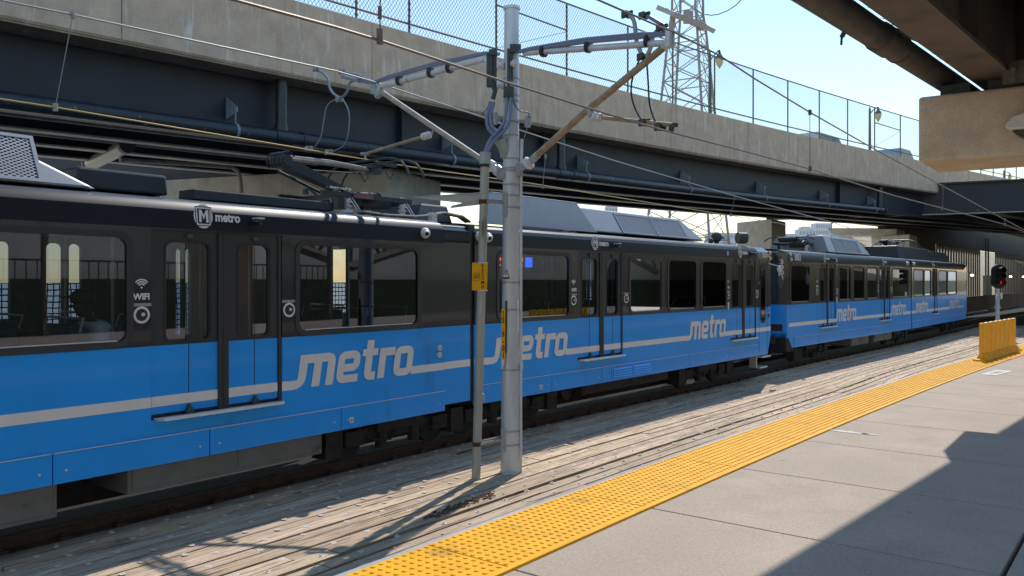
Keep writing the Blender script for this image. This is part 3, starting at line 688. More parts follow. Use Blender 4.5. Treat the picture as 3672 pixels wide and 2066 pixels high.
# arcade wall at the far end
AW = Frame(43.6, 79.6, 39.4)
aw = empty('arcade_wall', tuple(AW(0, 0, 0)), 'long dark wall with pointed openings under the far end of the bridge', 'wall')
AZ = 1.25
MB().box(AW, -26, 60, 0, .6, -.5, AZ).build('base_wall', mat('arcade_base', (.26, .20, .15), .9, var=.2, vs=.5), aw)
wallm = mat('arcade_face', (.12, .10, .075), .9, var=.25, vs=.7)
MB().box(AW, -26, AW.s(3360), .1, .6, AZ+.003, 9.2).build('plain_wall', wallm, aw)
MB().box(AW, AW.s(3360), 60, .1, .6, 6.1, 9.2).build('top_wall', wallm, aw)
s = AW.s(3366); k = 0
while k < 46 and s < 59:
    w_ = .56; top = 6.0; lo = AZ+.003
    L_ = [(s, lo), (s, 6.098), (s+1.14, 6.098), (s+1.14, lo), (s+.99, lo), (s+.99, top-.6), (s+.78, top-.2), (s+.57, top), (s+.36, top-.2), (s+.2, top-.6), (s+.2, lo)]
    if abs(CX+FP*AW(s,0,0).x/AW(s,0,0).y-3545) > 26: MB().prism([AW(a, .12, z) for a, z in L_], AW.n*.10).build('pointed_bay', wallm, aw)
    s += 1.14; k += 1
struct(MB().hexa([AW(5, 1.2, -.45), AW(110, 1.2, -.45), AW(110, 16, -.45), AW(5, 16, -.45), AW(5, 1.3, .6), AW(110, 1.3, .6), AW(110, 13, 8.4), AW(5, 13, 8.4)]), 'sun_catch_slope', mat('sun_catch_earth', (.40, .33, .22), .95, var=.3, vs=.6))  # slope added behind the openings to catch sun and brighten them
s = AW.s(3540); mb = MB(); mb.box(AW, s-1.9, s+1.0, -.3, .1, AZ+.0, 3.4); o = mb.build('electrical_cabinet', mat('cabinet', (.22, .26, .24), .6, var=.1), bevel=.03); tag(o, 'grey green electrical cabinet on the arcade wall behind the signal', 'cabinet')
mb = MB()
for q in (-1.6, -1.2, -.2, .3): mb.tube([AW(s+q, -.1, 3.4), AW(s+q, -.1, 7.4)], .05, 6)
mb.build('conduit', M['fitting'], o)
for i, (px, py, lab) in enumerate(((3486, 987, 'small lit wall lamp on the arcade wall just behind the end of the far train'), (3624, 992, 'small lit wall lamp on the arcade wall just past the red signal'), (3670, 993, 'small lit wall lamp on the arcade wall at the photo edge'))):
    p = AW.at(px, py, -.3); lm = empty('wall_lamp', tuple(p), lab, 'lamp', 'small lit lamps along the arcade wall')
    MB().ball(p, .16, 8, (1, 1, .7)).build('bulb', M['lamp_on'], lm); MB().tube([p+Vector((0,0,.12)), p-AW.n*-.3+Vector((0,0,.3))], .05, 6).build('bracket', M['fitting'], lm)

# ---------------------------------------------------------------- bridge overhead at the right
NB = Frame(0, 0, 41.9)
def NP(t, n, z): v = Vector((0, 0, 0))+NB.d*t-NB.n*n; v.z = z; return v     # n to the right here
class _N:
    def __call__(self, t, n, z): return NP(t, n, z)
NPF = _N()
nb = empty('overhead_bridge', tuple(NP(12, 0, 0)), 'brown steel bridge directly overhead above the platform', 'bridge')
ZG = H+2.525
MB().box(NPF, -16, 44, -2.62, -2.165, ZG, ZG+.05).build('bottom_flange', M['browngird'], nb)
MB().box(NPF, -16, 44, -2.41, -2.37, ZG+.051, H+3.998).build('girder_web', M['browngird'], nb)
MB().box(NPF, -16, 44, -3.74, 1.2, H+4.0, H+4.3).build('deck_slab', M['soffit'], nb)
for k in range(2):
    n_ = -.9+k*1.1
    MB().box(NPF, -16, 44, n_-.02, n_+.02, ZG+.051, H+3.998).build('girder', M['girder'], nb); MB().box(NPF, -16, 44, n_-.2, n_+.2, ZG, ZG+.05).build('flange', M['browngird'], nb)
for k in range(20):
    t = -14+k*3.0; MB().box(NPF, t, t+.04, -2.369, -2.19, ZG+.052, H+3.99).build('stiffener', M['browngird'], nb)
mb = MB()
for k in range(700):
    t = 6+k*.02; b0 = NP(t, -2.63+random.uniform(-.01, .01), ZG+.03); mb.quad(b0, b0+Vector((.002, .002, 0)), b0+Vector((random.uniform(-.10, -.02), random.uniform(-.03, .05), random.uniform(.02, .11))), b0+Vector((-.02, 0, .01)))
tag(mb.build('bird_spikes', M['galv'], nb), kind='stuff')
MB().box(NPF, 44.01, 115, -3.6, 1.2, H+4.02, H+4.28).build('deck_slab', M['soffit'], nb)
# pipe beside it
pc = Vector((0, 0, 0)); H1 = 2.68; N1 = -3.03
mb = MB(); mb.tube([NP(t, N1, H+H1) for t in (-8, 0, 4, 8, 10, 12, 14, 20, 30)], .15, 18); op = mb.build('overhead_pipe', M['brownpipe'], smooth=True); tag(op, 'thick mottled drain pipe slung beside the overhead bridge girder', 'pipe')
mb = MB(); mb.tube([NP(9.35, N1, H+H1), NP(9.4, N1, H+H1), NP(9.75, N1, H+H1), NP(9.8, N1, H+H1)], [.155, .168, .168, .155], 18); mb.tube([NP(10.05, N1, H+H1), NP(10.1, N1, H+H1)], .16, 18); mb.build('coupling', M['brownpipe'], op, smooth=True)
mb = MB(); mb.tube([NP(8.6, N1-.075, H+H1-.10), NP(8.6, N1-.11, H+H1-.16), NP(8.6, N1-.11, H+H1-.165), NP(8.6, N1-.115, H+H1-.24)], [.026, .026, .013, .013], 8); mb.build('drain_cock', M['fitting'], op); MB().tube([NP(9.6, N1+.05, H+H1+.13), NP(9.6, -2.58, ZG+.03)], .03, 6).build('pipe_hanger', M['fitting'], op)
# pier cap that carries it
zc0, zc1 = H+1.535, H+2.37
ca = Vector((5.235, 10.60, 0)); cx_ = Vector((.83, -.56, 0)); cy_ = Vector((.60, .80, 0))
def CA(a, b, z): v = ca+cx_*a+cy_*b; v.z = z; return v
mb = MB(); mb.hexa([CA(0, 0, zc0+.0), CA(6, 0, zc0), CA(6, 1.35, zc0), CA(0, 1.35, zc0), CA(0, 0, zc1), CA(6, 0, zc1), CA(6, 1.35, zc1), CA(0, 1.35, zc1)])
cap = tag(mb.build('pier_cap', M['conc2'], bevel=.035), 'big square-edged concrete pier cap under the overhead bridge', 'pier cap')
MB().hexa([CA(2.6, .1, -.3), CA(4.0, .1, -.3), CA(4.0, 1.2, -.3), CA(2.6, 1.2, -.3), CA(2.6, .1, zc0-.002), CA(4.0, .1, zc0-.002), CA(4.0, 1.2, zc0-.002), CA(2.6, 1.2, zc0-.002)]).build('column', M['conc2'], cap)
mb = MB()
for a_ in (.22, .75): mb.hexa([CA(a_, .2, zc1+.002), CA(a_+.34, .2, zc1+.002), CA(a_+.34, 1.1, zc1+.002), CA(a_, 1.1, zc1+.002), CA(a_, .2, ZG-.004), CA(a_+.34, .2, ZG-.004), CA(a_+.34, 1.1, ZG-.004), CA(a_, 1.1, ZG-.004)])
mb.build('bearing', M['fitting'], cap)
# bolted gusset plates by the cap
pl = U(3598, 230, 9.805); mb = MB(); mb.hexa([U(3595, 305, 9.944), U(3700, 292, 9.620), U(3700, 292, 9.713), U(3595, 305, 10.036), U(3595, 228, 9.944), U(3700, 208, 9.620), U(3700, 208, 9.713), U(3595, 228, 10.036)])
mb.tube([U(3632, 250, 9.805), U(3632, 250, 9.713)], .03, 6); mb.tube([U(3632, 290, 9.805), U(3632, 290, 9.713)], .03, 6); mb.build('gusset_plate', mat('gusset', (.16, .14, .12), .7, var=.2), nb)
# lamp on the cap
lp = CA(1.06, -.02, H+1.83); fl = empty('flood_lamp', tuple(lp), 'pale wedge-shaped lamp fixed to the concrete pier cap', 'lamp')
q0 = U(3611, 460, 10.009); mb = MB()
prof = [U(3611, 455, 10.027), U(3640, 427, 10.009), U(3700, 408, 9.897), U(3700, 470, 9.897), U(3635, 474, 10.009), U(3613, 468, 10.027)]
mb.prism(prof, cy_*-.22); mb.build('housing', M['whitep'], fl, bevel=.012)
mb = MB(); mb.prism([U(3636, 477, 10.009), U(3700, 472, 9.897), U(3700, 500, 9.897), U(3665, 497, 9.944)], cy_*-.18); mb.build('lens', M['brownpipe'], fl)

# ---------------------------------------------------------------- behind the viewer (seen only in reflections)
pf = empty('picket_fence', tuple(NP(0, 7.5, PZ)), 'dark steel picket fence along the back of the platform', 'fence')
BF = Frame(5.6, -5.0, 41.9)
mb = MB()
for k in range(150): mb.box(BF, -24+k*.32, -24+k*.32+.026, 0, .03, PZ, PZ+2.3)
tag(mb.build('pickets', M['fitting'], pf), kind='stuff'); mb = MB()
for h in (.15, 1.2, 2.25): mb.box(BF, -24, 24, -.02, .06, PZ+h, PZ+h+.06)
mb.build('rails', M['fitting'], pf)
for k in range(9): MB().box(BF, -24+k*6, -23.85+k*6, -.08, .08, PZ, 6.7).build('post', M['browngird'], pf)
vw = MB().box(BF, -70, 420, -13, -12, -.4, 5.8).build('viaduct_wall', mat('pale_viaduct', (.66, .62, .56), .85, var=.15, vs=.3)); tag(vw, 'long grey concrete viaduct wall behind the platform', 'wall')
hg = MB().box(BF, -70, 420, -11.9, -11.2, -.4, 2.9).build('backdrop', mat('dark_backdrop', (.045, .06, .03), .95, var=.4, vs=2)); tag(hg, 'long dark added hedge at the foot of the viaduct wall behind the platform', 'backdrop')  # unseen block added to darken the lower part of window reflections
tr = empty('arch_truss', tuple(BF(0, -9, 0)), 'brown steel arch truss of the bridge behind the platform', 'bridge truss')
mb = MB()
for base in (-30, 2, 34):
    P = []; Q = []
    for k in range(13): t = k/12; P.append(BF(base+32*t, -8, 3.6+2.6*math.sin(math.pi*t))); Q.append(BF(base+32*t, -8, 7.6))
    mb.tube(P, .28, 6)
    for k in range(12): mb.tube([P[k], Q[k+1] if k % 2 else Q[k]], .12, 5); mb.tube([P[k+1], Q[k]], .12, 5)
mb.build('arch_ribs', M['browngird'], tr); MB().box(BF, -34, 68, -8.3, -7.7, 7.6, 8.0).build('top_chord', M['browngird'], tr)

# ================================================================ THE TRAINS
WZ0, WZ1 = 2.14, 3.275            # glass heights
BB = 2.072                         # black / blue boundary
SK, SKT = .73, 1.047               # skirt bottom and its seam
ROOF = [(0, 3.40), (.004, 3.45), (.018, 3.62), (.055, 3.685), (.11, 3.725), (.18, 3.75), (.30, 3.775), (.7, 3.81), (1.33, 3.83)]
WID = 2.66
def section(T, F, L0, L1, doors, wins, words, stripes, cabs=None, detail=2, lights=None, fars=(), logos=(), wifis=(), cams=(), skirt=None, louv=None):
    """one half of an articulated train between stations L0 < L1 on frame F; parts are children of T"""
    nm = lambda o: o
    # ---- upper side with openings
    holes = []
    for a, b in wins: holes.append(rrect(a, b, WZ0, WZ1, .11))
    dholes = [[(a, BB+.001), (b, BB+.001), (b, 3.385), (a, 3.385)] for a, b, *_ in doors]
    def split(mb, n, z0, z1, hs, ds_, flip):
        # the wall is cut between doors into separate panels, each with its own window holes
        cuts = [L0]+[x for d in sorted(doors) for x in (d[0], d[1])]+[L1]
        for i in range(0, len(cuts), 2):
            a, b = cuts[i], cuts[i+1]; hh = [h for h in hs if a < h[0][0] < b]
            mb.holed(F, [(a, z0), (b, z0), (b, z1), (a, z1)], hh, n, ds_)
        return mb
    mb = MB(); split(mb, 0, BB, 3.40, holes, .07, 0)
    for d in doors: mb.quad(F(d[0], 0, 3.385), F(d[1], 0, 3.385), F(d[1], 0, 3.40), F(d[0], 0, 3.40))
    mb.build('side_wall', M['black'], T); mb = MB()
    n_ = len(ROOF)
    for i in range(n_-1):
        (a, za), (b, zb) = ROOF[i], ROOF[i+1]
        if i >= 4: break
        mb.quad(F(L0, a, za), F(L1, a, za), F(L1, b, zb), F(L0, b, zb))
    mb.build('cantrail', M['blackm'], T, smooth=True)
    mb = MB()
    for (a, za), (b, zb) in zip(ROOF[4:7], ROOF[5:7]): mb.quad(F(L0, a, za), F(L1, a, za), F(L1, b, zb), F(L0, b, zb))
    mb.build('roof_highlight', M['shine'], T, smooth=True)  # pale strip in place of the sky's reflection on the rounded edge
    # roof, far side wall, floor
    mb = MB(); pr = ROOF[6:]+[(WID-a, z) for a, z in ROOF[6:-1][::-1]]
    for (a, za), (b, zb) in zip(pr, pr[1:]): mb.quad(F(L0, a, za), F(L1, a, za), F(L1, b, zb), F(L0, b, zb))
    mb.build('roof', M['roofedge'], T, smooth=True)
    mb = MB()
    pr = [(WID-a, z) for a, z in ROOF[:7]]
    for (a, za), (b, zb) in zip(pr, pr[1:]): mb.quad(F(L0, a, za), F(L1, a, za), F(L1, b, zb), F(L0, b, zb))
    fh = [rrect(a, b, 1.72, 3.30, .07) for a, b in fars]
    fh = [h for h in sorted(fh, key=lambda h: h[-1][0]) if min(p[0] for p in h) > L0+.05 and max(p[0] for p in h) < L1-.05]
    lim = [L0]+[(max(p[0] for p in a)+min(p[0] for p in b))/2 for a, b in zip(fh, fh[1:])]+[L1]
    if not fh: mb.quad(F(L0, WID, SK), F(L1, WID, SK), F(L1, WID, 3.4), F(L0, WID, 3.4))
    for h, a, b in zip(fh, lim, lim[1:]): mb.holed(F, [(a, SK), (b, SK), (b, 3.40), (a, 3.40)], [h], WID, -.07)
    mb.box(F, L0, L1, .09, WID-.09, 1.10, 1.22)
    mb.box(F, L0, L1, .09, WID-.09, 3.36, 3.42)
    for a, b in zip([L0]+[d[1] for d in sorted(doors)], [d[0] for d in sorted(doors)]+[L1]):
        mb.quad(F(a, .085, 1.22), F(b, .085, 1.22), F(b, .085, 2.07), F(a, .085, 2.07))
    mb.build('far_wall', M['interior'], T)
    MB().quad(F(L0, WID+.01, SK), F(L1, WID+.01, SK), F(L1, WID+.01, 2.0), F(L0, WID+.01, 2.0)).build('far_panel', M['blue'], T)
    # ---- lower blue side + skirt panels
    mb = MB(); dd = sorted(doors); prev = L0
    for d in dd: mb.box(F, prev, d[0], 0, .06, SKT, BB-.002); prev = d[1]
    mb.box(F, prev, L1, 0, .06, SKT, BB-.002)
    for d in dd: mb.box(F, d[0], d[1], 0, .06, SKT, 1.235)
    mb.build('lower_side', M['blue'], T)
    for a, b in zip(skirt[:-1], skirt[1:]):
        mb = MB(); mb.box(F, a+.006, b-.006, -.016, .05, SK, SKT-.004); sp = mb.build('skirt_panel', M['blue'], T, bevel=.006)
        MB().box(F, a+.006, b-.006, -.022, -.001, SKT-.0035, SKT+.004).build('ledge_highlight', M['alu'], sp)  # bright line painted in where the skirt's top edge catches the sky
        if detail > 1:
            for q in (a+.13, b-.13): MB().tube([F(q, -.017, .86), F(q, -.024, .86)], .013, 8).build('latch', M['alu'], sp)
    # ---- windows
    for a, b in wins:
        mb = MB(); o_ = rrect(a-.075, b+.075, WZ0-.065, WZ1+.07, .17, 6); i_ = rrect(a, b, WZ0, WZ1, .11, 6); m = len(o_)
        for k in range(m):
            q = (k+1) % m; A_, B_, C_, D_ = o_[k], o_[q], i_[q], i_[k]
            mb.quad(F(A_[0], -.012, A_[1]), F(B_[0], -.012, B_[1]), F(C_[0], -.008, C_[1]), F(D_[0], -.008, D_[1]))
            mb.quad(F(A_[0], -.012, A_[1]), F(B_[0], -.012, B_[1]), F(B_[0], .002, B_[1]), F(A_[0], .002, A_[1]))
            mb.quad(F(D_[0], -.008, D_[1]), F(C_[0], -.008, C_[1]), F(C_[0], .03, C_[1]), F(D_[0], .03, D_[1]))
        wf = mb.build('window', M['frame'], T)
        MB().poly([F(p[0], .018, p[1]) for p in i_]).build('pane', M['glass'], wf)
        MB().quad(F(a+.1, .009, WZ0+.006), F(b-.1, .009, WZ0+.006), F(b-.1, .009, WZ0+.02), F(a+.1, .009, WZ0+.02)).build('drip_rail', M['alu'], wf)
    if detail > 1:
        for p in fh:
            MB().poly([F(q[0], WID-.03, q[1]) for q in p]).build('far_pane', M['farglass'], T)
    # ---- doors
    for a, b, *rest in doors:
        DZ = 1.30; m_ = (a+b)/2+.03; e = .018
        mb = MB(); gap = .07 if detail > 1 else .06
        leaves = ((a+.01, m_-gap), (m_+gap, b-.06)); hh = []
        for x0, x1 in leaves: w_ = x1-x0; hh.append(rrect(x0+w_*.21, x1-w_*.12 if x0 < m_-.2 else x1-w_*.17, WZ0-.03, WZ1-.03, .09))
        mb.holed(F, [(a, BB), (b, BB), (b, 3.385), (a, 3.385)], hh, e, .05)
        mb.box(F, m_-gap, m_+gap, -.004, e+.02, 1.27, 3.37)
        mb.box(F, m_-.008, m_+.008, -.010, .0, 1.27, 3.37)
        mb.box(F, b-.055, b-.015, .0, e+.03, 1.25, 3.37)
        mb.box(F, a, b, e+.03, e+.05, 1.236, 1.30)
        mb.quad(F(a, 0, 3.385), F(b, 0, 3.385), F(b, e, 3.385), F(a, e, 3.385))
        d = mb.build('door', M['frame'], T)
        for (x0, x1), h in zip(leaves, hh):
            MB().box(F, x0, x1, e-.002, e+.03, 1.30, BB-.002).build('lower_panel', M['blue'], d)
            MB().poly([F(p[0], e+.03, p[1]) for p in h]).build('pane', M['glass'], d)
            mb = MB(); m = len(h); o_ = rrect(min(p[0] for p in h)-.025, max(p[0] for p in h)+.025, WZ0-.055, WZ1-.005, .115)
            for k in range(m):
                q = (k+1) % m; mb.quad(F(o_[k][0], e-.006, o_[k][1]), F(o_[q][0], e-.006, o_[q][1]), F(h[q][0], e-.006, h[q][1]), F(h[k][0], e-.006, h[k][1]))
                mb.quad(F(o_[k][0], e-.006, o_[k][1]), F(o_[q][0], e-.006, o_[q][1]), F(o_[q][0], e+.003, o_[q][1]), F(o_[k][0], e+.003, o_[k][1]))
            mb.build('pane_seal', M['rubber'], d)
            xm = (min(p[0] for p in h)+max(p[0] for p in h))/2
            MB().box(F, xm-.004, xm+.004, e-.005, e-.001, 1.31, 3.36).build('fold_seam', M['blackink'], d)
            MB().box(F, xm-.04, xm+.04, -.03, e, 1.27, 1.33).box(F, xm-.015, xm+.015, -.02, e, 1.33, 1.37).build('pivot', M['fitting'], d)
            MB().box(F, xm-.035, xm+.035, -.02, e, 3.30, 3.345).build('top_pivot', M['fitting'], d)
            MB().box(F, x0+.002, x1-.002, e-.008, e-.0025, 1.385, 1.500).build('stripe', M['white'], d)
        mb = MB(); mb.hexa([F(a+.12, -.10, 1.225), F(b-.04, -.10, 1.225), F(b-.10, .0, 1.225), F(a+.06, .0, 1.225), F(a+.10, -.09, 1.262), F(b-.02, -.09, 1.262), F(b-.05, .0, 1.262), F(a+.02, .0, 1.262)])
        mb.build('threshold', M['alu'], d, bevel=.003)
    # ---- stripes, wordmarks
    for a, b in stripes: MB().box(F, a, b, -.004, .001, 1.385, 1.500).build('stripe', M['white'], T)
    for a, b in words: wordmark(F, a, b, 1.385, .435, -.004, T)
    # ---- small graphics
    for s, r_ in logos:
        z = 3.565; nn = lambda zz: .014+(zz-3.565)*.08-.006
        mb = MB(); P = [F(s+r_*math.cos(2*math.pi*k/24), nn(z+r_*1.15*math.sin(2*math.pi*k/24)), z+r_*1.15*math.sin(2*math.pi*k/24)) for k in range(24)]; mb.poly(P); lg = mb.build('logo_disc', M['white'], T)
        for k_, (h_, c_) in enumerate(((.92, 'black'), (.84, 'white'), (.70, 'black'))):
            P = [F(s+x*r_*h_, nn(z+y*r_*h_*1.1)-.002*(k_+1), z+y*r_*h_*1.1) for x, y in ((-.86, -.92), (.86, -.92), (.95, .92), (-.95, .92))]; MB().poly(P).build('logo_square', M[c_], lg)
        mb = MB(); q = lambda x, y: F(s+x*r_*.62, nn(z+y*r_*.72)-.010, z+y*r_*.72)
        mb.poly([q(-.8, -.8), q(-.38, -.8), q(-.38, .3), q(0, -.45), q(.38, .3), q(.38, -.8), q(.8, -.8), q(.8, .85), q(.4, .85), q(0, .15), q(-.4, .85), q(-.8, .85)]); mb.build('logo_letter', M['white'], lg)
        text('metro', r_*1.3, lambda x, y: F(s+r_*1.25+x, nn(z+y)-.002, z+y*.95), 'logo_word', M['white'], T, bold=r_*.05, align='LEFT', xs=.84)
    for s, wf_ in wifis:
        if wf_:
            mb = MB()
            for rr in (.035, .06, .085):
                P = [(s+rr*math.sin(R(a_)), 2.725+rr*math.cos(R(a_))) for a_ in range(-50, 51, 10)]; P2 = [(s+(rr+.014)*math.sin(R(a_)), 2.725+(rr+.014)*math.cos(R(a_))) for a_ in range(-50, 51, 10)]
                for k in range(len(P)-1): mb.quad(F(P[k][0], -.003, P[k][1]), F(P[k+1][0], -.003, P[k+1][1]), F(P2[k+1][0], -.003, P2[k+1][1]), F(P2[k][0], -.003, P2[k][1]))
            mb.poly([F(s+.012*math.cos(k), -.003, 2.728+.012*math.sin(k)) for k in range(6)]); mb.build('wifi_symbol', M['white'], T)
            text('WIFI', .095, lambda x, y: F(s+x, -.003, 2.625+y), 'wifi_word', M['white'], T, bold=.004)
        MB().box(F, s-.11, s+.11, -.004, .0, 2.52, 2.555).build('notice', mat('notice', (.35, .35, .36), .5, var=.3, vs=60) if 'notice' not in bpy.data.materials else bpy.data.materials['notice'], T)
        mb = MB(); n = 24
        for k in range(n):
            a0, a1 = 2*math.pi*k/n, 2*math.pi*(k+1)/n
            mb.quad(F(s+.095*math.cos(a0), -.006, 2.425+.095*math.sin(a0)), F(s+.095*math.cos(a1), -.006, 2.425+.095*math.sin(a1)), F(s+.068*math.cos(a1), -.006, 2.425+.068*math.sin(a1)), F(s+.068*math.cos(a0), -.006, 2.425+.068*math.sin(a0)))
        bt = mb.build('door_button', M['white'], T)
        MB().tube([F(s, -.001, 2.425), F(s, -.012, 2.425)], .066, 20).build('button_plate', M['rubber'], bt); MB().tube([F(s+.01, -.013, 2.43), F(s+.01, -.022, 2.43)], .022, 10).build('push_button', M['alu'], bt)
    for s, z, big in cams:
        c = F(s, .0, z); mb = MB()
        if big == 1: mb.ball(c+F.n*-.0, .085, 14, (1, 1, 1)); mb.tube([c, F(s-.05, -.09, z-.02)], [.075, .045], 12); o = mb.build('camera_dome', M['whitep'], T, smooth=True); MB().tube([F(s-.05, -.088, z-.02), F(s-.055, -.098, z-.022)], .03, 10).build('camera_lens', M['blackink'], o)
        else: mb.tube([F(s-.02, .03, z-.02), F(s+.02, -.10, z-.03)], .035, 10); o = mb.build('camera', M['black'], T); MB().box(F, s-.03, s+.06, -.12, .02, z+.01, z+.03).build('camera_hood', M['alu'], o)
    return

def hood(F, T, s0, s1, n0, n1, z0, z1, slope0, slope1, name, mt, inset=.18, grilles=(), bev=.03):
    mb = MB(); mb.hexa([F(s0, n0, z0), F(s1, n0, z0), F(s1, n1, z0), F(s0, n1, z0), F(s0+slope0, n0+inset, z1), F(s1-slope1, n0+inset, z1), F(s1-slope1, n1-inset, z1), F(s0+slope0, n1-inset, z1)])
    h = mb.build(name, M[mt], T, bevel=bev)
    for a, b in grilles:
        def q(s, t, o): z = z0+(z1-z0)*t; return F(s, n0+inset*t-o, z)
        mb = MB(); mb.hexa([q(a, .10, .002), q(b, .10, .002), q(b, .10, -.05), q(a, .10, -.05), q(a, .86, .002), q(b, .86, .002), q(b, .86, -.05), q(a, .86, -.05)]); mb.build('grille_back', M['rubber'], h)
        mb = MB(); mb.quad(q(a, .10, .012), q(b, .10, .012), q(b, .86, .012), q(a, .86, .012)); mb.uv += [(0, 0), (b-a, 0), (b-a, z1-z0), (0, z1-z0)]; mb.build('grille_mesh', M['grille'], h)
        mb = MB()
        for (x0, t0, x1, t1) in ((a-.04, .04, b+.04, .10), (a-.04, .86, b+.04, .92), (a-.04, .101, a, .859), (b, .101, b+.04, .859)):
            mb.hexa([q(x0, t0, .018), q(x1, t0, .018), q(x1, t0, -.01), q(x0, t0, -.01), q(x0, t1, .018), q(x1, t1, .018), q(x1, t1, -.01), q(x0, t1, -.01)])
        mb.build('grille_frame', M['greyroof'] if mt == 'greyroof' else M['frame'], h)
    return h
def bogie(F, T, s, dark='under'):
    mb = MB(); mb.box(F, s-1.3, s+1.3, .30, .42, .42, .62); mb.box(F, s-.5, s+.5, .2, .5, .55, .8); mb.box(F, s-1.5, s-1.2, .2, .5, .3, .7); mb.box(F, s+1.15, s+1.45, .2, .5, .35, .7)
    for q in (-.35, .35): mb.tube([F(s+q, .3, .3), F(s+q, .3, .8)], .09, 8)
    mb.tube([F(s-.9, .26, .7), F(s-.6, .24, .45), F(s-.2, .24, .4), F(s, .28, .6)], .018, 5); mb.tube([F(s+.2, .26, .75), F(s+.5, .24, .42), F(s+.9, .24, .5)], .018, 5)
    b = mb.build('bogie', M[dark], T)
    for q in (-.92, .92):
        mb = MB()
        for n_ in (.45, WID-.58): mb.tube([F(s+q, n_, .50), F(s+q, n_+.13, .50)], .33, 24)
        mb.tube([F(s+q, .4, .50), F(s+q, WID-.4, .50)], .07, 8); wh = mb.build('wheel', M['under'], b)
        MB().tube([F(s+q, .44, .50), F(s+q, .30, .50)], .12, 14).box(F, s+q-.18, s+q+.18, .24, .36, .40, .62).build('axle_box', M['boxgrey'] if False else M['under'], wh)
def ubox(F, T, s0, s1, z0, n0=.12, mt='boxgrey'):
    mb = MB(); mb.box(F, s0, s1, n0, n0+1.4, z0, .80); b = mb.build('equipment_box', M[mt], T, bevel=.01)
    mid = (s0+s1)/2
    for a, c in ((s0+.05, mid-.04), (mid+.04, s1-.05)):
        if c-a > .3: MB().box(F, a, c, n0-.012, n0, z0+.05, .76).build('box_door', M[mt], b, bevel=.004)
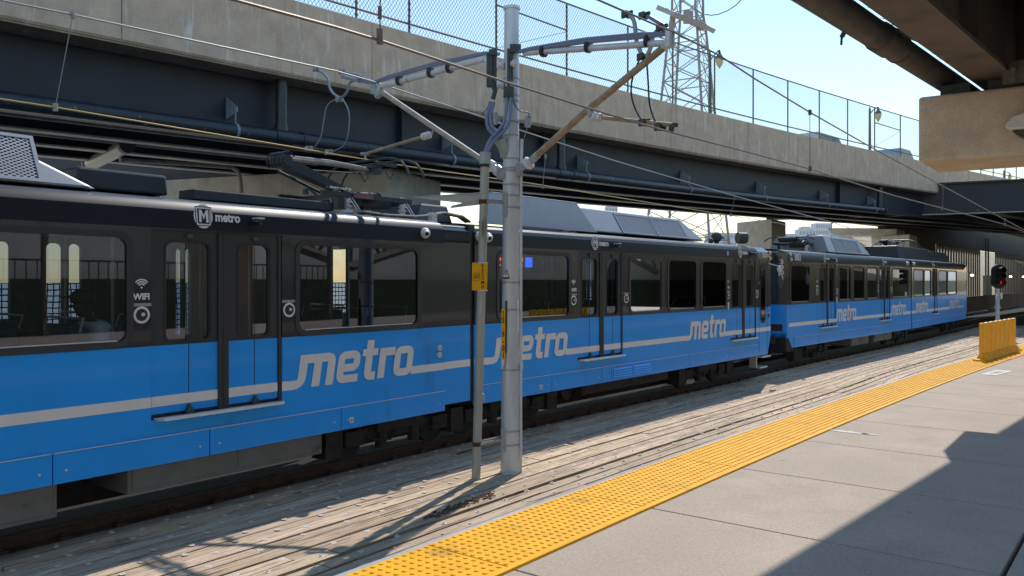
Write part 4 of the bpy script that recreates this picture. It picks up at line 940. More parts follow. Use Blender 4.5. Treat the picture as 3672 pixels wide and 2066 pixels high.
def pantograph(F, T, s, raised, dirn=1, z0=3.83, ztop=None, hs=None):
    """s = station of the base middle; dirn = side the knee points to"""
    nc = WID/2; mb = MB()
    for n_ in (nc-.5, nc+.5): mb.box(F, s-1.1, s+.80, n_-.03, n_+.03, z0+.24, z0+.31)
    for q in (-.72, 0, .72): mb.box(F, s+q-.035, s+q+.035, nc-.5, nc+.5, z0+.215, z0+.295)
    mb.box(F, s-.15, s+.55, nc-.3, nc+.3, z0+.16, z0+.34); mb.tube([F(s-.6, nc-.2, z0+.30), F(s+.2, nc-.2, z0+.34)], .06, 8); mb.tube([F(s-.9, nc-.45, z0+.28), F(s-.7, nc-.45, z0+.36), F(s-.4, nc-.45, z0+.30)], .03, 6)
    b = mb.build('pantograph', M['darkroof'], T)
    for q in (-.6, .6):
        for n_ in (nc-.5, nc+.5):
            mb = MB(); mb.tube([F(s+q, n_, z0), F(s+q, n_, z0+.04), F(s+q, n_, z0+.05), F(s+q, n_, z0+.22)], [.10, .09, .05, .045], 10); mb.tube([F(s+q, n_, z0+.10), F(s+q, n_, z0+.12)], .08, 10); mb.tube([F(s+q, n_, z0+.16), F(s+q, n_, z0+.18)], .075, 10); mb.build('insulator', M['porcelain'] if n_ < nc else M['darkroof'], b)
            MB().tube([F(s+q+.02, n_-.03, z0+.24), F(s+q+.14, n_-.12, z0)], .008, 5).tube([F(s+q+.08, n_-.03, z0+.24), F(s+q+.20, n_-.12, z0)], .008, 5).build('tie_rod', M['alu'], b)
    rnd = random.Random(int(s*10)+5)
    for k in range(9):
        q = s-1.1+k*.23; n_ = nc+rnd.uniform(-.45, .3); mb = MB(); mb.tube([F(q, n_, z0+.30), F(q+.12, n_+.05, z0+.36+rnd.uniform(0, .06)), F(q+.24, n_, z0+.28)], .018, 5); mb.cbox(F(q+.03, n_, z0+.31), .08, .06, .07, 30); mb.build('lever', M['fitting'], b)
    mb = MB(); mb.tube([F(s-.9+.02*k, nc-.38+.02*(k % 2), z0+.36+.03*(k % 2)) for k in range(26)], .022, 5); mb.build('spring', M['fitting'], b)
    MB().box(F, s-.5, s-.1, nc-.56, nc-.54, z0+.24, z0+.31).build('warning_strip', mat('faded_label', (.22, .10, .10), .5, var=.2) if 'faded_label' not in bpy.data.materials else bpy.data.materials['faded_label'], b)
    if raised:
        knee = (s-dirn*1.44, z0+.74); foot = (s+dirn*-.20, z0+.36); head = (hs if hs is not None else s+dirn*.40, ztop)
        mb = MB(); mb.prism([F(foot[0], nc-.10, foot[1]-.02), F(foot[0]-.05, nc-.10, foot[1]+.08), F(knee[0]+.22*dirn, nc-.10, knee[1]+.02), F(knee[0]+.06*dirn, nc-.10, knee[1]-.02), F(knee[0]+.12*dirn, nc-.10, knee[1]-.13)], F.n*.2); mb.tube([F(foot[0]-.3*dirn, nc+.2, foot[1]), F(knee[0]+.1, nc+.2, knee[1]-.12)], .025, 6); mb.build('lower_arm', M['darkroof'], b)
        mb = MB(); mb.tube([F(knee[0], nc-.17, knee[1]), F(knee[0], nc+.17, knee[1])], .085, 14)
        for q in (-.16, -.08, 0, .08, .16): mb.tube([F(knee[0]+.13*math.cos(a), nc+q, knee[1]+.13*math.sin(a)) for a in [R(30+25*k) for k in range(9)]], .012, 5)
        mb.build('knee', M['darkroof'], b)
        mb = MB(); mb.tube([F(knee[0]+.1*dirn, nc, knee[1]+.05), F((knee[0]+head[0])/2, nc, (knee[1]+head[1])/2-.02), F(head[0], nc, head[1]-.14)], [.055, .05, .035], 8); mb.build('upper_arm', M['tanpole'], b, smooth=True)
        MB().tube([F(knee[0]+.1*dirn, nc+.12, knee[1]-.08), F(head[0]-.1, nc+.1, head[1]-.2)], .014, 6).tube([F(head[0]-.15, nc-.3, head[1]-.12), F(head[0]-.15, nc+.3, head[1]-.12)], .02, 6).build('guide_rod', M['darkroof'], b)
        for q in (-.17, .17):
            P = [F(head[0]+q, nc+x, head[1]+z) for x, z in ((-.98, -.30), (-.93, -.20), (-.80, -.07), (-.62, -.012), (-.5, 0), (.5, 0), (.62, -.012), (.80, -.07), (.93, -.20), (.98, -.30))]
            MB().tube(P, .019, 8).build('collector_strip', M['darkroof'], b, smooth=True)
        MB().box(F, head[0]-.2, head[0]+.2, nc-.34, nc-.28, head[1]-.09, head[1]-.03).box(F, head[0]-.2, head[0]+.2, nc+.28, nc+.34, head[1]-.09, head[1]-.03).box(F, head[0]-.12, head[0]+.1, nc-.08, nc+.08, head[1]-.2, head[1]-.06).build('collector_frame', M['fitting'], b)
        for q in (-.3, .3): MB().tube([F(head[0]+.1, nc+q, head[1]-.05), F(head[0]+.16, nc+q, head[1]-.2), F(head[0]+.08, nc+q, head[1]-.3), F(head[0]-.02, nc+q, head[1]-.18)], .009, 5).build('shunt_cable', M['rubber'], b, smooth=True)
    else:
        mb = MB()
        for n_ in (nc-.35, nc+.35, nc): mb.tube([F(s-1.0, n_, z0+.42), F(s+.9, n_*.0+nc+(n_-nc)*.6, z0+.46)], .032, 6)
        for q in (-.9, .85): mb.tube([F(s+q, nc-.9, z0+.38), F(s+q, nc-.7, z0+.50), F(s+q, nc+.7, z0+.50), F(s+q, nc+.9, z0+.38)], .02, 6)
        mb.tube([F(s-1.0, nc-.3, z0+.42), F(s-1.0, nc+.3, z0+.42)], .10, 10); mb.box(F, s+.2, s+.5, nc-.5, nc-.2, z0+.3, z0+.62)
        mb.build('folded_arms', M['darkroof'], b)

# ---- near train (two halves) --------------------------------------------------
TA = empty('light_rail_train', tuple(A), 'blue and black light rail train in front, its pantograph raised behind the trolley pole', 'train', 'articulated light rail trains at the platform')
TB = empty('light_rail_train', tuple(T3F(0, 0, 0)), 'farther light rail train numbered 3003 coupled ahead under the bridge', 'train', 'articulated light rail trains at the platform')
s1 = T1F.s; s2 = T2F.s
section(TA, T1F, -13.2, -.685, [(-5.622, -3.846), (-11.6, -9.9)], [(-8.55, -5.905), (-3.565, -1.315), (-9.7, -8.75)], [(-3.62, -1.39)], [(-9.9, -5.622), (-3.846, -3.78), (-1.47, -.69)],
        skirt=[-13.2, -10.4, -7.6, -6.68, -4.9, -2.86, -.69], logos=[(-4.97, .125)], wifis=[(-5.735, True), (-3.735, False)], cams=[(-4.26, 3.56, 0), (-1.15, 3.545, 1)],
        fars=[(T1F.s(a, WID), T1F.s(b, WID)) for a, b in ((-260, -190), (-60, 29), (157, 217), (238, 284), (622, 644), (656, 678), (1411, 1430))])
section(TA, T2F, .06, 11.78, [(3.064, 4.726), (9.965, 11.66)], [(.70, 2.765), (5.045, 6.39), (6.72, 8.07), (8.40, 9.74)], [(.55, 2.74), (7.72, 9.74)], [(2.66, 3.064), (4.726, 7.60), (9.66, 9.965), (11.66, 11.78), (.06, .42)],
        skirt=[.06, 2.2, 3.9, 5.75, 7.7, 9.9, 11.78], logos=[(3.68, .125), (10.62, .125)], wifis=[(2.925, True), (4.865, False), (9.852, True), (11.72, False)], cams=[(4.42, 3.56, 0), (11.36, 3.56, 0), (.18, 3.55, 1), (.40, 3.54, 1)],
        fars=[(T2F.s(a, WID), T2F.s(b, WID)) for a, b in ((2094, 2104), (2108, 2120), (2196, 2217), (2283, 2297), (2338, 2346), (2350, 2358), (2640, 2648))])
# articulation between the halves
mb = MB(); mb.box(T1F, -.683, -.05, .004, .06, .82, BB); o = mb.build('articulation_panel', M['blue'], TA)
mb = MB(); mb.box(T1F, -.683, -.05, .004, .06, BB+.001, 3.42)
for (a, za), (b, zb) in zip(ROOF, ROOF[1:7]): mb.quad(T1F(-.683, a+.01, za), T1F(-.05, a+.01, za), T1F(-.05, b+.01, zb-.012), T1F(-.683, b+.01, zb-.012))
mb.build('articulation_side', M['black'], TA, smooth=True)
MB().box(T1F, -.683, -.05, .0, .003, 1.39, 1.505).build('stripe', M['white'], TA)
mb = MB(); mb.box(T1F, -.05, .10, .03, .3, .8, 3.74); mb.box(T1F, -.66, .6, .3, WID-.3, .9, 3.72)
mb.build('gangway_bellows', M['rubber'], TA)
mb = MB()
for (q, r_) in ((1.745, .036), (1.632, .036)):
    mb = MB(); mb.tube([T1F(-.83, .0, q), T1F(-.83, -.03, q)], r_+.012, 16); lo = mb.build('marker_light', M['alu'], TA); MB().tube([T1F(-.83, -.03, q), T1F(-.83, -.05, q)], [r_*.75, r_*.5], 14).build('lens', M['lens'], lo)
for F_, s in ((T1F, s1(1258)), (T2F, s2(1938)),):
    pl = MB().box(F_, s-.035, s+.035, -.02, -.017, .81, .89).build('skirt_label', M['whitep'], TA); MB().poly([F_(s-.018, -.022, .832), F_(s+.018, -.022, .832), F_(s, -.022, .875)]).build('triangle_mark', M['blackink'], pl)
# louvre panel in the far half's skirt
a, b = s2(2190), s2(2332)
mb = MB(); mb.box(T2F, a, b, -.024, -.017, .76, 1.02); lv = mb.build('louvre_panel', M['blue'], TA)
for x0, x1 in ((a+.06, (a+b)/2-.03), ((a+b)/2+.03, b-.06)):
    for k in range(4): z = .80+k*.052; MB().hexa([T2F(x0, -.05, z), T2F(x1, -.05, z), T2F(x1, -.025, z), T2F(x0, -.025, z), T2F(x0, -.03, z+.028), T2F(x1, -.03, z+.028), T2F(x1, -.025, z+.03), T2F(x0, -.025, z+.03)]).build('louvre', M['blue'], lv)
# nose of the far half
def nose(T, F, s, d, detailed):
    """cab end beyond station s, pointing d (+1/-1)"""
    e = s+d*.93; mb = MB(); c = WID
    def ring(z, s_side, n_in, s_front): return [F(s, 0, z), F(s_side, 0.0, z), F(s_side+d*.10, n_in, z), F(s_front, c*.3, z), F(s_front, c*.7, z), F(s_side+d*.10, c-n_in, z), F(s_side, c, z), F(s, c, z)]
    low = [ring(SK, e-d*.25, .05, e+d*.10), ring(1.25, e-d*.04, .06, e+d*.36), ring(BB, e-d*.02, .08, e+d*.34)]
    up = [ring(BB+.001, e-d*.02, .08, e+d*.34), ring(3.40, e-d*.04, .10, e+d*.12), [F(s, .05, 3.62)]+ring(3.62, e-d*.10, .14, e+d*.02)[1:-1]+[F(s, c-.05, 3.62)], [F(s, .19, 3.75)]+[F(e-d*.2, .19, 3.75), F(e-d*.15, .3, 3.75), F(e-d*.1, c*.3, 3.75), F(e-d*.1, c*.7, 3.75), F(e-d*.15, c-.3, 3.75), F(e-d*.2, c-.19, 3.75), F(s, c-.19, 3.75)]]
    for nm, rs, mt in (('cab_lower', low, 'blue'), ('cab_upper', up, 'black')):
        mb = MB()
        for A_, B_ in zip(rs, rs[1:]):
            for k in range(7): mb.quad(A_[k], A_[k+1], B_[k+1], B_[k])
        mb.poly(rs[-1]); mb.poly(rs[0]); o = mb.build(nm, M[mt], T)
    return e
e2 = nose(TA, T2F, 11.78, 1, True)
MB().box(T2F, 11.78, e2-.04, -.004, .0, 1.385, 1.5).build('stripe', M['white'], TA)
# cab side door with tall window, steps, lights, mirror
cw = rrect(11.98, 12.28, 1.68, 3.24, .10)
cdr = MB().poly([T2F(p[0], -.006, p[1]) for p in rrect(11.94, 12.32, 1.62, 3.30, .12)]).build('cab_window', M['rubber'], TA); MB().poly([T2F(p[0], -.010, p[1]) for p in cw]).build('pane', M['glass'], cdr)
for q in (11.86, 12.42): MB().box(T2F, q, q+.012, -.004, -.001, .80, 3.38).build('door_seam', M['blackink'], TA)
MB().box(T2F, 12.48, 12.56, -.012, -.002, 1.78, 1.86).build('door_handle', M['blackink'], TA)
MB().box(T2F, 11.95, 12.55, -.06, .2, .66, .70).build('step', M['alu'], TA); MB().box(T2F, 11.95, 12.45, .0, .3, .36, .40).box(T2F, 11.9, 11.95, .1, .3, .38, .73).build('step', M['alu'], TA)
for z in (3.60, 3.44): MB().ball(T2F(12.60, -.01, z), .055, 10).build('marker_light', M['lens'], TA)
text('3015', .19, lambda x, y: T2F(12.22+x*.8, -.0+max(0, (3.53+y-3.45)*.08)-.006, 3.53+y), 'number', M['white'], TA, bold=.006)
mb = MB(); mb.tube([T2F(12.5, -.02, 3.3), T2F(12.66, -.24, 3.22), T2F(12.68, -.25, 2.95)], .016, 6); mi = mb.build('mirror_arm', M['alu'], TA)
MB().ball(T2F(12.70, -.26, 2.78), .13, 12, (.7, .5, 1.5)).build('mirror', M['fitting'], mi); MB().ball(T2F(12.69, -.25, 3.14), .09, 10, (.8, .5, 1.1)).build('mirror_top', M['alu'], mi)
mb = MB(); mb.tube([T2F(11.86, -.002, 2.75), T2F(11.86, -.015, 2.75)], .018, 10); mb.build('indicator_light', M['redlamp'], TA)
for F_, s_a, z_a, w_a, h_a, c_a, T_a in ((T2F, s2(2611), 3.52, .10, .11, 'sky', TA), (T2F, s2(2612), 2.16, .09, .19, 'white', TA), (T3F, T3F.s(3001), 2.16, .10, .19, 'white', TB), (T3F, T3F.s(3001), 3.52, .12, .12, 'sky', TB)):
    MB().box(F_, s_a-w_a/2, s_a+w_a/2, -.004 if z_a < 3 else .004, .001 if z_a < 3 else .012, z_a-h_a/2, z_a+h_a/2).build('sticker', M['whitep'] if c_a == 'white' else (bpy.data.materials.get('pale_blue_label') or mat('pale_blue_label', (.35, .55, .75), .4)), T_a)
# roof gear, near half
hood(T1F, TA, -11.5, s1(338, .25)+.02, .22, WID-.22, 3.80, 4.37, .5, 1.15, 'air_conditioner', 'greyroof', .30, grilles=[(-9.9, -8.4), (-8.3, s1(130, .30))])
hood(T1F, TA, s1(270, .5), s1(597, .5), .45, WID-.45, 3.82, 4.06, .0, .02, 'roof_box', 'darkroof', .01)
hood(T1F, TA, s1(692, .4), s1(1195, .4), .38, .72, 3.80, 3.925, .0, .02, 'roof_rail_box', 'darkroof', .01, bev=.01)
spz = T1F.s(1310, WID/2)
ph = T1F.sz(1305, 574, WID/2)
pantograph(T1F, TA, -1.40, True, 1, z0=3.84, ztop=T1F.sz(1470, 566, .5)[1], hs=T1F.s(1478, .45))
hood(T1F, TA, s1(1470, .9), s1(1602, .9), .75, WID-.5, 3.80, 4.12, .25, .02, 'junction_box', 'darkroof', .12)
for k in range(3): MB().tube([T1F(-1.9, .6+k*.05, 3.86), T1F(-1.5, .5+k*.05, 3.83), T1F(-.9, .45+k*.06, 3.84), T1F(-.55, .45+k*.05, 3.88), T2F(-.2, .45+k*.05, 3.95), T2F(.3, .5+k*.05, 3.92), T2F(.55, .55+k*.05, 3.84)], .022, 6).build('roof_cable', M['tanpole'], TA, smooth=True)
MB().box(T1F, -.62, -.50, .33, .42, 3.76, 3.92).build('cable_clamp', M['alu'], TA); MB().tube([T1F(s1(1230, .3), .4, 3.84), T1F(s1(1230, .3), .4, 4.0)], .12, 14).build('warning_beacon', M['darkroof'], TA)
# roof gear, far half
mb = MB(); a, b = .55, 4.10
mb.hexa([T2F(a-.10, .22, 3.80), T2F(b, .22, 3.80), T2F(b, .28, 3.80), T2F(a-.10, .28, 3.80), T2F(a+.30, .30, 4.36), T2F(b-.62, .30, 4.36), T2F(b-.62, .36, 4.36), T2F(a+.30, .36, 4.36)])
mb.hexa([T2F(a+.30, .30, 4.361), T2F(b-.62, .30, 4.361), T2F(b-.62, 2.3, 4.40), T2F(a+.30, 2.3, 4.40), T2F(a+.30, .30, 4.38), T2F(b-.62, .30, 4.38), T2F(b-.62, 2.3, 4.42), T2F(a+.30, 2.3, 4.42)])
mb.build('roof_screen', mat('pale_roof_screen', (.40, .44, .50), .35, metal=.2, var=.06, bump=.12, bs=2), TA, bevel=.01)
hood(T2F, TA, 3.5, 8.95, .22, WID-.22, 3.82, 4.33, .4, .75, 'air_conditioner', 'greyroof', .30, grilles=[(5.15, 6.55), (6.68, 8.05)])
for q, r_ in ((10.45, .13),): MB().ball(T2F(q, .6, 3.98), r_*1.15, 14).tube([T2F(q, .6, 3.8), T2F(q, .6, 3.9)], .06, 8).tube([T2F(q+.1, .6, 3.98), T2F(q+.26, .5, 3.97)], [.06, .02], 8).build('roof_horn', M['fitting'], TA, smooth=True)
MB().ball(T2F(9.9, .5, 3.86), .08, 10).build('antenna_dome', M['fitting'], TA); MB().tube([T2F(11.35, .40, 3.99), T2F(11.55, .25, 3.99)], .16, 16).build('gong', M['fitting'], TA)
for F_, T_, a_, b_, n_ in ((T1F, TA, -6.6, -5.0, .9), (T2F, TA, 9.1, 9.8, .5), (T3F, TB, 8.6, 9.4, .5)):
    MB().tube([F_(a_, n_, 3.84), F_(a_+.05, n_, 3.97), F_(b_-.05, n_, 3.97), F_(b_, n_, 3.84)], .014, 6).build('grab_rail', M['alu'], T_)
for q in (.9, 1.7, 2.5, 3.2): MB().box(T2F, q, q+.035, .27, .29, 3.86, 3.93).build('screen_clip', M['rubber'], TA)
for q in (4.2, 4.9, 6.62, 8.2): MB().tube([T2F(q, .235, 3.90), T2F(q, .215, 3.90)], .018, 8).build('hood_latch', M['alu'], TA)
# under the floor
bogie(T1F, TA, -1.45); bogie(T1F, TA, -10.9); bogie(T2F, TA, 9.1); bogie(T2F, TA, 1.2)
ubox(T1F, TA, s1(458, .12), s1(1154, .12), T1F.sz(1154, 1627, .12)[1]); ubox(T1F, TA, -9.2, s1(205, .12), .36)
ubox(T2F, TA, 3.4, 6.9, .52, mt='under'); mb = MB()
for k in range(3): mb.tube([T2F(2.2+k*.5, .35, .62), T2F(2.2+k*.5, .9, .62)], .19, 16)
mb.build('air_tank', M['under'], TA)
MB().box(T1F, -13, -.3, .95, 1.7, .22, 1.1).build('underframe_core', M['under'], TA); MB().box(T2F, -.3, 12.3, .95, 1.7, .22, 1.1).build('underframe_core', M['under'], TA); MB().box(T1F, -13, -.7, .5, 2.2, .75, 1.1).build('underframe', M['under'], TA); MB().box(T2F, .1, 12.3, .5, 2.2, .75, 1.1).build('underframe', M['under'], TA)
# interior of the near train
def interior(F, T, L0, L1, n_seats, avoid=()):
    s = L0+.5; protoS = None; k = 0
    while s < L1-.5 and k < n_seats:
        if not any(a-.3 < s < b+.3 for a, b in avoid):
            for n_ in (.16, WID-1.05):
                mb = MB(); mb.box(F, s, s+.45, n_, n_+.86, 1.60, 1.68); mb.hexa([F(s+.42, n_, 1.6), F(s+.50, n_, 1.6), F(s+.50, n_+.86, 1.6), F(s+.42, n_+.86, 1.6), F(s+.52, n_+.04, 2.33), F(s+.58, n_+.04, 2.33), F(s+.58, n_+.82, 2.33), F(s+.52, n_+.82, 2.33)])
                o = mb.build('seat', M['seat'], T, bevel=.02); MB().tube([F(s+.1, n_+.4, 1.22), F(s+.1, n_+.4, 1.6)], .03, 6).tube([F(s+.52, n_+.02, 2.25), F(s+.56, n_+.02, 2.40), F(s+.56, n_+.84, 2.40), F(s+.52, n_+.84, 2.25)], .014, 6).build('seat_frame', M['alu'], o)
            k += 1
        s += .82
    for q in avoid:
        for x in (q[0]-.05, q[1]+.05):
            for n_ in (.75, WID-.75): MB().tube([F(x, n_, 1.22), F(x, n_, 3.36)], .02, 8).build('grab_pole', M['alu'], T)
interior(T1F, TA, -9.8, -1.0, 8, [(-5.62, -3.85)]); interior(T2F, TA, .5, 9.9, 8, [(3.06, 4.73), (9.96, 11.66)])
# led displays inside
for F_, s, w1 in ((T2F, 1.15, 1),):
    mb = MB(); mb.box(F_, s-.1, s+1.15, .50, .60, 3.03, 3.28); dsp = mb.build('display', M['rubber'], TA)
    mb = MB(); rl = random.Random(4)
    for q in range(26):
        for (z_, h_) in ((3.17, .07), (3.08, .025)):
            if rl.random() < .8: mb.quad(F_(s-.06+q*.034, .49, z_), F_(s-.036+q*.034, .49, z_), F_(s-.036+q*.034, .49, z_+h_*rl.uniform(.5, 1)), F_(s-.06+q*.034, .49, z_+h_))
    mb.build('led_text', M['ledred'], dsp); mb = MB(); mb.box(F_, s+.90, s+1.10, .488, .498, 3.06, 3.25); mb.build('led_panel', M['ledblue'], dsp)
mb = MB(); mb.box(T1F, -4.33, -4.13, .80, .9, 2.98, 3.18); dsp = mb.build('display', M['rubber'], TA); MB().box(T1F, -4.30, -4.16, .785, .797, 3.0, 3.16).build('led_panel', M['ledblue'], dsp)

# ---- far train ------------------------------------------------------------------
s3 = T3F.s; s4 = T4F.s; L3 = t3l-.10; t4e = s4(3461)
section(TB, T3F, .0, L3, [(s3(2936), s3(2997)), (s3(3151), s3(3192))], [(s3(2836), s3(2902)), (s3(3009), s3(3050)), (s3(3061), s3(3099)), (s3(3110), s3(3146)), (s3(3201), s3(3257))],
        [(s3(2999), s3(3070)), (s3(3196), s3(3247))], [(.15, s3(2936)), (s3(3066), s3(3151)), (s3(3192), s3(3197)), (s3(3243), L3)],
        detail=1, skirt=[.55, s3(2936), s3(3020), s3(3110), s3(3200), L3], logos=[(s3(2958), .12), (s3(3168), .12)], wifis=[(s3(2930), True), (s3(3002), False), (s3(3148), True), (s3(3196), False)], cams=[(s3(2984), 3.56, 0), (s3(3252), 3.55, 1)])
section(TB, T4F, .10, t4e-.5, [(s4(3342), s4(3362))], [(s4(3278), s4(3312)), (s4(3316), s4(3338)), (s4(3367), s4(3396)), (s4(3400), s4(3430))],
        [(s4(3284), s4(3327)), (s4(3405), s4(3439))], [(.10, s4(3282)), (s4(3325), s4(3342)), (s4(3362), s4(3403)), (s4(3438), t4e-.5)],
        detail=1, skirt=[.1, s4(3310), s4(3350), s4(3400), t4e-.5], logos=[(s4(3345), .12)], wifis=[(s4(3339), True), (s4(3364), False)], cams=[(.35, 3.55, 1)])
mb = MB(); mb.box(T3F, L3, t3l+.02, .05, .3, .8, 3.7); mb.build('gangway_bellows', M['rubber'], TB)
nose(TB, T4F, t4e-.5, 1, False)
# near end: flat cab front turned towards the viewer
FR = T3F
def fr3(n, z, o=0): 
    b_ = .12 if z < BB else .12+(z-BB)*.04
    return FR(-.30*math.sin(math.pi*max(0, min(1, n/WID)))-.0+(0 if z > 1.2 else (1.2-z)*.9)-o, n, z)
mb = MB(); NN = 9
for zz in ((.73, 1.2, 1.7, BB),):
    for a, b in zip(zz, zz[1:]):
        for k in range(NN): n0, n1 = WID*k/NN, WID*(k+1)/NN; mb.quad(fr3(n0, a), fr3(n1, a), fr3(n1, b), fr3(n0, b))
mb.quad(FR(.42, .0, .73), FR(.56, 0, .73), FR(.56, 0, SKT), FR(.15, 0, SKT)); mb.build('cab_front', M['blue'], TB)
mb = MB()
for a, b in ((BB+.001, 2.6), (2.6, 3.4), (3.4, 3.68)):
    for k in range(NN): n0, n1 = WID*k/NN, WID*(k+1)/NN; mb.quad(fr3(n0, a), fr3(n1, a), fr3(n1, b), fr3(n0, b))
mb.poly([fr3(WID*k/NN, 3.68) for k in range(NN+1)]+[FR(0, WID-.19, 3.75), FR(0, .19, 3.75)]); mb.build('cab_front_upper', M['black'], TB)
mb = MB()
for k in range(1, NN-1): n0, n1 = WID*k/NN, WID*(k+1)/NN; mb.quad(fr3(n0, 2.2, .01), fr3(n1, 2.2, .01), fr3(n1, 3.35, .01), fr3(n0, 3.35, .01))
mb.build('windscreen', M['darkglass'], TB)
MB().box(FR, -.08, .02, .35, 2.3, .85, 1.18).build('bumper', M['fitting'], TB); MB().box(FR, -.02, .6, .02, .5, .62, 1.04).build('underframe_end', M['under'], TB)
hl = MB().hexa([fr3(.12, 1.27, .02), fr3(.62, 1.27, .02), fr3(.62, 1.27, -.05), fr3(.12, 1.27, -.05), fr3(.12, 1.47, .02), fr3(.62, 1.47, .02), fr3(.62, 1.47, -.05), fr3(.12, 1.47, -.05)]).build('headlight_housing', M['rubber'], TB)
MB().tube([fr3(.28, 1.37, .02), fr3(.28, 1.37, .05)], .07, 12).tube([fr3(.46, 1.37, .02), fr3(.46, 1.37, .05)], .07, 12).build('tail_light', mat('tail_red', (.22, .02, .02), .3), hl)
MB().tube([FR(-.1, WID/2, .95), FR(-1.0, WID/2, .95)], .12, 10).box(FR, -1.3, -.9, WID/2-.2, WID/2+.2, .75, 1.15).build('coupler', M['under'], TB)
for z in (3.62, 3.46): MB().ball(FR(.32, .0+(.03 if z > 3.5 else 0), z), .06, 10).build('marker_light', M['lens'], TB)
MB().tube([fr3(.42, 3.53, .0), fr3(.42, 3.53, .04)], .075, 12).build('top_light', mat('amber', (.20, .08, .06), .3), TB)
text('3003', .30, lambda x, y: FR(.50+.36+x*.92, .0+max(0, (3.54+y-3.45)*.08)-.006, 3.54+y), 'number', M['white'], TB, bold=.009)
for i, ch in enumerate('3003'): text(ch, .19, lambda x, y: fr3(.13-x, 3.38-.165*i+y, .02), 'number', M['white'], TB, bold=.008)
mb = MB(); mb.hexa([fr3(.85, 3.42, .012), fr3(1.8, 3.42, .012), fr3(1.8, 3.42, .0), fr3(.85, 3.42, .0), fr3(.85, 3.64, .012), fr3(1.8, 3.64, .012), fr3(1.8, 3.64, .0), fr3(.85, 3.64, .0)]); ds = mb.build('destination_sign', M['rubber'], TB)
mb = MB()
for r_ in range(4):
    for c_ in range(8):
        if (r_*3+c_*5) % 7 != 0: q0 = .88+c_*.11; z = 3.44+r_*.05; mb.quad(fr3(q0, z, .016), fr3(q0+.07, z, .016), fr3(q0+.07, z+.035, .016), fr3(q0, z+.035, .016))
mb.build('led_matrix', M['ledcyan'], ds)
mb = MB(); mb.tube([FR(.50, -.01, 3.42), FR(.68, -.15, 3.35), FR(.95, -.25, 3.22), FR(.98, -.25, 2.95)], .016, 6); mi = mb.build('mirror_arm', M['fitting'], TB, smooth=True); MB().ball(FR(.98, -.26, 2.86), .12, 10, (.6, .5, 1.5)).build('mirror', M['fitting'], mi)
pantograph(T3F, TB, T3F.s(2865, WID/2), False)
hood(T3F, TB, s3(2972, .22), s3(3122, .22), .22, WID-.22, 3.80, 4.40, .12, .75, 'air_conditioner', 'greyroof', .26, grilles=[(s3(2995, .3), s3(3030, .3)), (s3(3034, .3), s3(3082, .3))])
pantograph(T3F, TB, T3F.s(3205, WID/2), True, 1, z0=3.84, ztop=4.70)
hood(T4F, TB, .1, s4(3338, .5), .5, WID-.5, 3.82, 4.36, .05, .02, 'roof_box', 'darkroof', .12); hood(T4F, TB, s4(3342, .5), s4(3408, .5), .5, WID-.5, 3.82, 4.30, .02, .5, 'roof_box', 'darkroof', .12)
bogie(T3F, TB, 2.6); bogie(T3F, TB, L3-1.2); bogie(T4F, TB, 9.6)
ubox(T3F, TB, s3(3050, .15), s3(3112, .15), .42); ubox(T3F, TB, s3(3130, .15), s3(3195, .15), .42); MB().box(T3F, .5, L3, .5, 2.2, .75, 1.1).build('underframe', M['under'], TB); MB().box(T4F, .1, t4e-.6, .5, 2.2, .75, 1.1).build('underframe', M['under'], TB)

# ================================================================ TROLLEY POLE
PB = G(1828, 1694, 0); PX, PY = PB.x, PB.y
pole = empty('catenary_pole', (PX, PY, 0), 'grey steel trolley wire pole with two cantilever arms standing on the timber deck', 'pole')
zp = lambda py: H+(HY-py)*PY/FP
xp = lambda px: (px-CX)/FP*PY
mb = MB(); topx = xp(1835)
mb.tube([(PX, PY, 0), (PX, PY, .02)], [.15, .145], 20)
mb.tube([(PX, PY, .021), (topx, PY, zp(34))], [.135, .108], 24); mb.tube([(topx, PY, zp(36)), (topx, PY, zp(26))], .125, 24)
mb.build('shaft', M['steel'], pole, smooth=True)
def pxat(z): return PX+(topx-PX)*z/zp(34)
for py in (571, 605, 615, 664, 702, 745, 1013, 1110, 1325, 1543, 1592):
    z = zp(py); MB().tube([(pxat(z), PY, z-.012), (pxat(z), PY, z+.012)], .139-.027*z/zp(34)+.004, 20).build('band', M['fitgrey'], pole)
for py in (285, 345, 365, 440, 488): z = zp(py); MB().tube([(pxat(z), PY, z-.01), (pxat(z), PY, z+.01)], .139-.027*z/zp(34)+.004, 20).build('band', M['fitgrey'], pole)
MB().tube([(xp(1867), PY-.02, 0), (xp(1868), PY-.02, zp(600)), (xp(1871), PY-.02, zp(500))], [.022, .022, .026], 10).tube([(xp(1868), PY-.02, zp(1325)), (xp(1868), PY-.02, zp(1300))], .03, 10).build('side_conduit', M['steel'], pole, smooth=True)
